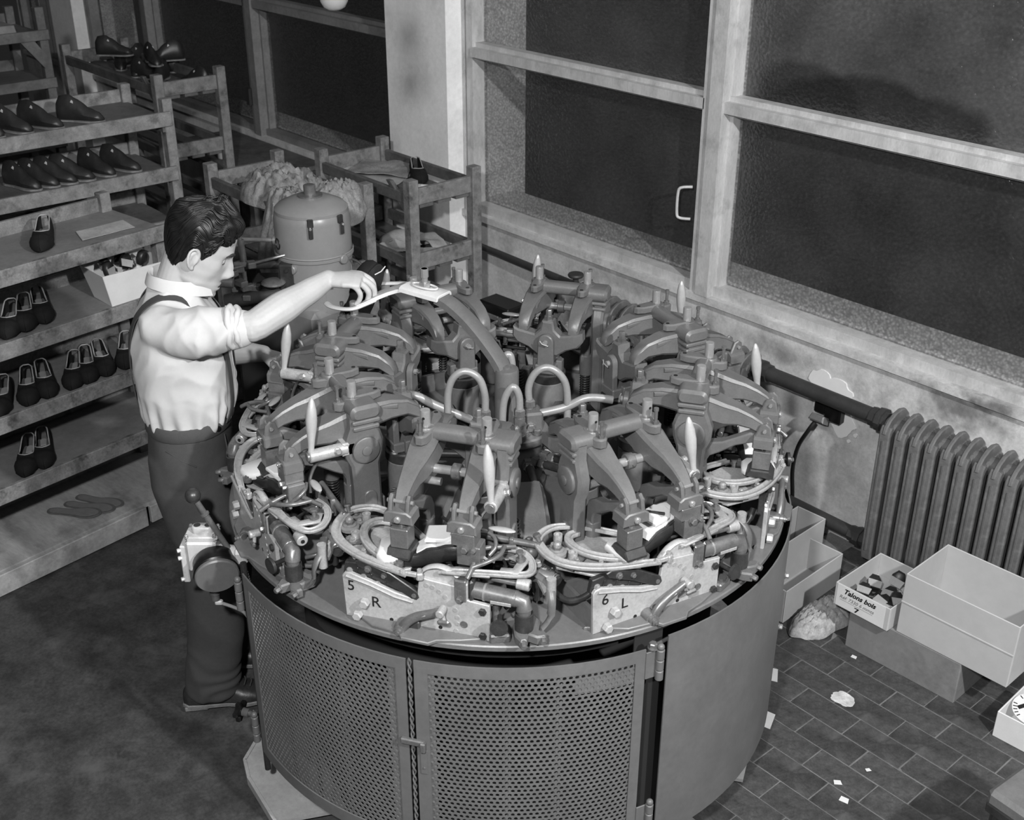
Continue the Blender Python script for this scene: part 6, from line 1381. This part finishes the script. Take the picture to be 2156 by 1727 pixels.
def shirt_fold(p):
    y = p.y; arm = max(0.0, min(1.0, (p.x - .02) / .08)) * (1 if y < -.12 and p.z > 1.29 else 0)
    q = Vector((p.x * 7 + p.z * 5, y * 7, p.z * 3.2 - p.x * 4)); f = 1 - abs(noise.noise(q)) * 2.6
    q2 = Vector((p.x * 15, y * 15 + p.z * 9, p.z * 8)); f2 = 1 - abs(noise.noise(q2)) * 2.6
    w = max(0.0, min(1.0, (1.16 - p.z) / .12)); g = sin(atan2(p.y, p.x) * 23 + 3 * noise.noise(p * 6)) * w
    a2 = (1 - abs(noise.noise(Vector((p.x * 16 - p.z * 9, y * 5, p.z * 10 + p.x * 5)))) * 2.6) * arm
    return .8 * f + .45 * f2 + .7 * g + .9 * a2
fold(sm, .0085, shirt_fold)
shirt = obj('shirt', sm, man)
cu = MB()                                                              # rolled cuff, two thick turns
for x0, r, rr in ((.165, .053, .012), (.187, .050, .010)):
    c = Vector((x0, -.2075, 1.379)); d = Vector((.99, -.05, .02)).normalized(); m3_ = frame_from(d)
    cu.tube([tuple(c + m3_ @ Vector((r * cos(t), r * sin(t), .008 * noise.noise(Vector((cos(t) * 2, sin(t) * 2, x0 * 60)))))) for t in [2 * pi * k / 36 for k in range(36)]], [rr * (1 + .3 * noise.noise(Vector((cos(2 * pi * k / 36) * 3, sin(2 * pi * k / 36) * 3, x0 * 50)))) for k in range(36)], 10, closed=True, flat=(1.0, .8), up=tuple(d))
cu.build('rolled_cuff', 'shirt', shirt, 80)
cu = MB(); c = Vector((.052, .247, 1.135)); m3_ = frame_from(Vector((.2, .15, -1)))
cu.tube([tuple(c + m3_ @ Vector((.055 * cos(t), .055 * sin(t), 0))) for t in [2 * pi * k / 28 for k in range(28)]], .011, 8, closed=True); cu.build('rolled_cuff', 'shirt', shirt, 80)
co = MB(); g = []                                                        # collar: stand and fold, open at the front
for i, (dr, dz) in enumerate(((0, -.012), (.002, .012), (.004, .028), (.009, .030), (.014, .020), (.021, .0))):
    row = []
    for k in range(41):
        t = .42 + (2 * pi - .84) * k / 40; fr = abs(k - 20) / 20; drop = .052 * max(0, fr - .35) ** 1.2
        rx, ry = .060 + dr + .012 * fr ** 3, .062 + dr
        row.append((.006 + rx * cos(t) + .018 * fr ** 2, ry * sin(t), 1.447 + dz - drop - (.010 * fr if i == 5 else 0)))
    g.append(row)
co.sheet(g, .003); co.build('collar', 'shirt', shirt, 70)
pk = MB(); pk.tube([(.1385 - .0, .0, 1.36), (.139, 0, 1.25), (.14, 0, 1.1)], .003, 6); pk.build('button_placket', 'shirt', shirt)
# ---- braces
def on_shirt(y, z, sgn, off=.011):
    for (z0, c0, a0, b0), (z1, c1, a1, b1) in zip(SR, SR[1:]):
        if z <= z1 or z1 == SR[-1][0]:
            t = (z - z0) / (z1 - z0); c, a, b_ = c0 + (c1 - c0) * t, a0 + (a1 - a0) * t, b0 + (b1 - b0) * t; break
    q = max(0.0, 1 - (abs(y) / b_) ** 2.3) ** (1 / 2.3); return (c + sgn * (a * q + off), y, z)
for s in (-1, 1):
    zs = [1.03, 1.08, 1.14, 1.20, 1.26, 1.31, 1.35]
    yb = lambda z, f0, f1: s * (f0 + (f1 - f0) * (z - 1.03) / .36)
    front = [on_shirt(yb(z, .085, .080), z, 1) for z in zs]; back = [on_shirt(yb(z, .045, .088), z, -1) for z in zs[::-1]]
    top = [(.066, s * .086, 1.390), (.03, s * .088, 1.424), (-.02, s * .09, 1.432), (-.065, s * .09, 1.412), (-.098, s * .09, 1.378)]
    b = MB(); b.tube(smooth_path(front + top + back, 3), .016, 8, flat=(1.0, .16), up=(0, 1, 0)); 
    # strap lies flat: wide across the body
    b = MB(); path = [Vector(p) for p in smooth_path(front + top + back, 3)]; gl_, gr_ = [], []
    for i, p in enumerate(path):
        d = path[min(i + 1, len(path) - 1)] - path[max(i - 1, 0)]; out = Vector((p.x, p.y * .4, (p.z - 1.30) * 1.2 if p.z > 1.33 else 0)).normalized(); sd = d.cross(out).normalized()
        gl_.append(tuple(p - sd * .0155)); gr_.append(tuple(p + sd * .0155))
    b.sheet([gl_, [tuple((Vector(a) + Vector(c)) / 2 + Vector((0, 0, 0))) for a, c in zip(gl_, gr_)], gr_], .003); b.build('braces_strap', 'strap', man, 60)
# ---- trousers
tb_ = MB()
TRW = [(1.045, -.004, .117, .158), (1.03, -.004, .120, .162), (.99, -.006, .122, .168), (.93, -.012, .124, .175), (.87, -.016, .122, .178), (.84, -.016, .112, .168)]
tb_.ring_loft([ell((c, 0, z), a, b_, None, 40, 2.2) for z, c, a, b_ in TRW[::-1]])
for s, kn in ((-1, .012), (1, .03)):
    tb_.ring_loft([ell((c, y, z), a, b_, None, 30, 2.15) for z, c, y, a, b_ in ((.055, -.035 + kn * .4, s * .098, .088, .073), (.12, -.03 + kn * .5, s * .098, .087, .073), (.28, -.008 + kn * .7, s * .096, .085, .074), (.46, .002 + kn, s * .094, .088, .078), (.60, .002 + kn, s * .092, .093, .083), (.72, -.006 + kn * .6, s * .088, .104, .089), (.83, -.014, s * .083, .115, .092), (.93, -.014, s * .075, .117, .088))])
tm = remesh(tb_.mesh('trousers', 'trouser', 0), .0075, 10, .5)
def tr_fold(p):
    w = max(0.0, min(1.0, (.9 - p.z) / .2)); q = Vector((p.x * 6, p.y * 6, p.z * 3 + p.x * 3)); f = 1 - abs(noise.noise(q)) * 2.4
    h = max(0.0, min(1.0, (.30 - p.z) / .2)); g = sin(p.z * 75 + 9 * noise.noise(p * 7) + atan2(p.y, p.x) * 1.5) * h
    k = gs(p.z - .56, .09) * sin(p.z * 60 + p.x * 25 + 5 * noise.noise(p * 8))
    return f * (.4 + .6 * w) + .6 * g + .5 * k
fold(tm, .0058, tr_fold); trs = obj('trousers', tm, man)
b = MB(); b.ring_loft([ell((-.004, 0, z), a, b_, None, 40, 2.2) for z, a, b_ in ((1.008, .1265, .1685), (1.012, .129, .171), (1.046, .125, .168), (1.049, .121, .164))], caps=False); b.build('waistband', 'trouser', trs, 60)
b = MB(); b.lathe([(.0095, 0), (.0095, .003), (.006, .004), (1e-4, .003)], 14, T(.088, -.122, 1.026) @ RZ(-.85) @ RY(pi / 2), caps=False); b.build('waist_button', 'bakelite', trs)
b = MB(); b.tube(smooth_path([(.102, -.105, 1.0), (.106, -.11, .93), (.10, -.125, .88), (.085, -.14, .85)], 4), .0025, 6); b.tube([(-.06, -.160, .985), (-.02, -.172, .955), (.02, -.176, .935)], .002, 6); b.build('pocket_seam', 'strap', trs, 60)
# ---- shoes
for s in (-1, 1):
    b = MB(T(-.005 + (.02 if s > 0 else 0), s * .098, 0)); rings = []
    for i in range(17):
        q = i / 16; x = -.125 + .285 * q; w = interp([(0, .018), (.06, .034), (.25, .038), (.45, .038), (.7, .049), (.88, .043), (1, .012)], q); h = interp([(0, .06), (.1, .105), (.3, .115), (.5, .095), (.7, .068), (.9, .052), (1, .03)], q)
        rings.append([(x, w * y, .022 + (h - .022) * z) for y, z in ((-1, 0), (-1.04, .25), (-.98, .5), (-.8, .8), (-.4, .98), (0, 1), (.4, .98), (.8, .8), (.98, .5), (1.04, .25), (1, 0), (0, 0))])
    b.ring_loft(rings); sh = b.build('work_shoe', 'boot', man, 60)
    b = MB(T(-.005 + (.02 if s > 0 else 0), s * .098, 0)); so = [(-.128 + .292 * q, interp([(0, .02), (.06, .037), (.25, .041), (.45, .040), (.7, .053), (.88, .046), (1, .014)], q)) for q in [i / 16 for i in range(17)]]
    b.prism([(x, w) for x, w in so] + [(x, -w) for x, w in so[::-1]], .016, T(0, 0, .017), 'z', b=.003); b.box((-.085, 0, .008), (.075, .07, .016), b=.003); b.build('shoe_sole', 'sole', sh, 40)
    b = MB(T(-.005 + (.02 if s > 0 else 0), s * .098, 0))
    for k in range(5): b.tube([(.02 + .018 * k, -.022, .100 - .007 * k), (.025 + .018 * k, 0, .104 - .007 * k), (.02 + .018 * k, .022, .100 - .007 * k)], .0025, 5)
    b.build('laces', 'strap', sh)
# ---- put the held shoe in his right hand: toe down on the tray, sole towards the far side
bpy.context.view_layer.update()
hw = Matrix.Translation(MO) @ RZ(MAZ)
ax_r = Vector((.656, .754, 0)); ax_v = Vector((.754, -.656, 0)); ax_u = Vector((0, 0, 1))
nrm_ = (ax_r * .72 + ax_v * .55 - ax_u * .25).normalized(); toe_ = (ax_u * .75 + ax_r * .42 + ax_v * .15); toe_ = (toe_ - nrm_ * toe_.dot(nrm_)).normalized(); zz = -nrm_; yy = -toe_; xx = yy.cross(zz)
ctr = hw @ Vector((.540, .004, 1.372)); rot = Matrix(((xx.x, yy.x, zz.x), (xx.y, yy.y, zz.y), (xx.z, yy.z, zz.z)))
HELD.rotation_mode = 'QUATERNION'; HELD.rotation_quaternion = rot.to_quaternion(); HELD.location = ctr - rot @ Vector((0, .105, .02))
b = MB(); b.prism([(x, y + .004) for x, y in sole_outline(.23, .086)], .004, T(0, 0, .004), 'z'); b.build('shoe_sole', 'leather', HELD, 0)
b = MB(); b.tube([(-.01, .03, -.001), (.0, .015, -.012), (.004, -.004, -.018)], .0016, 5); b.build('loose_thread', 'paper', HELD)
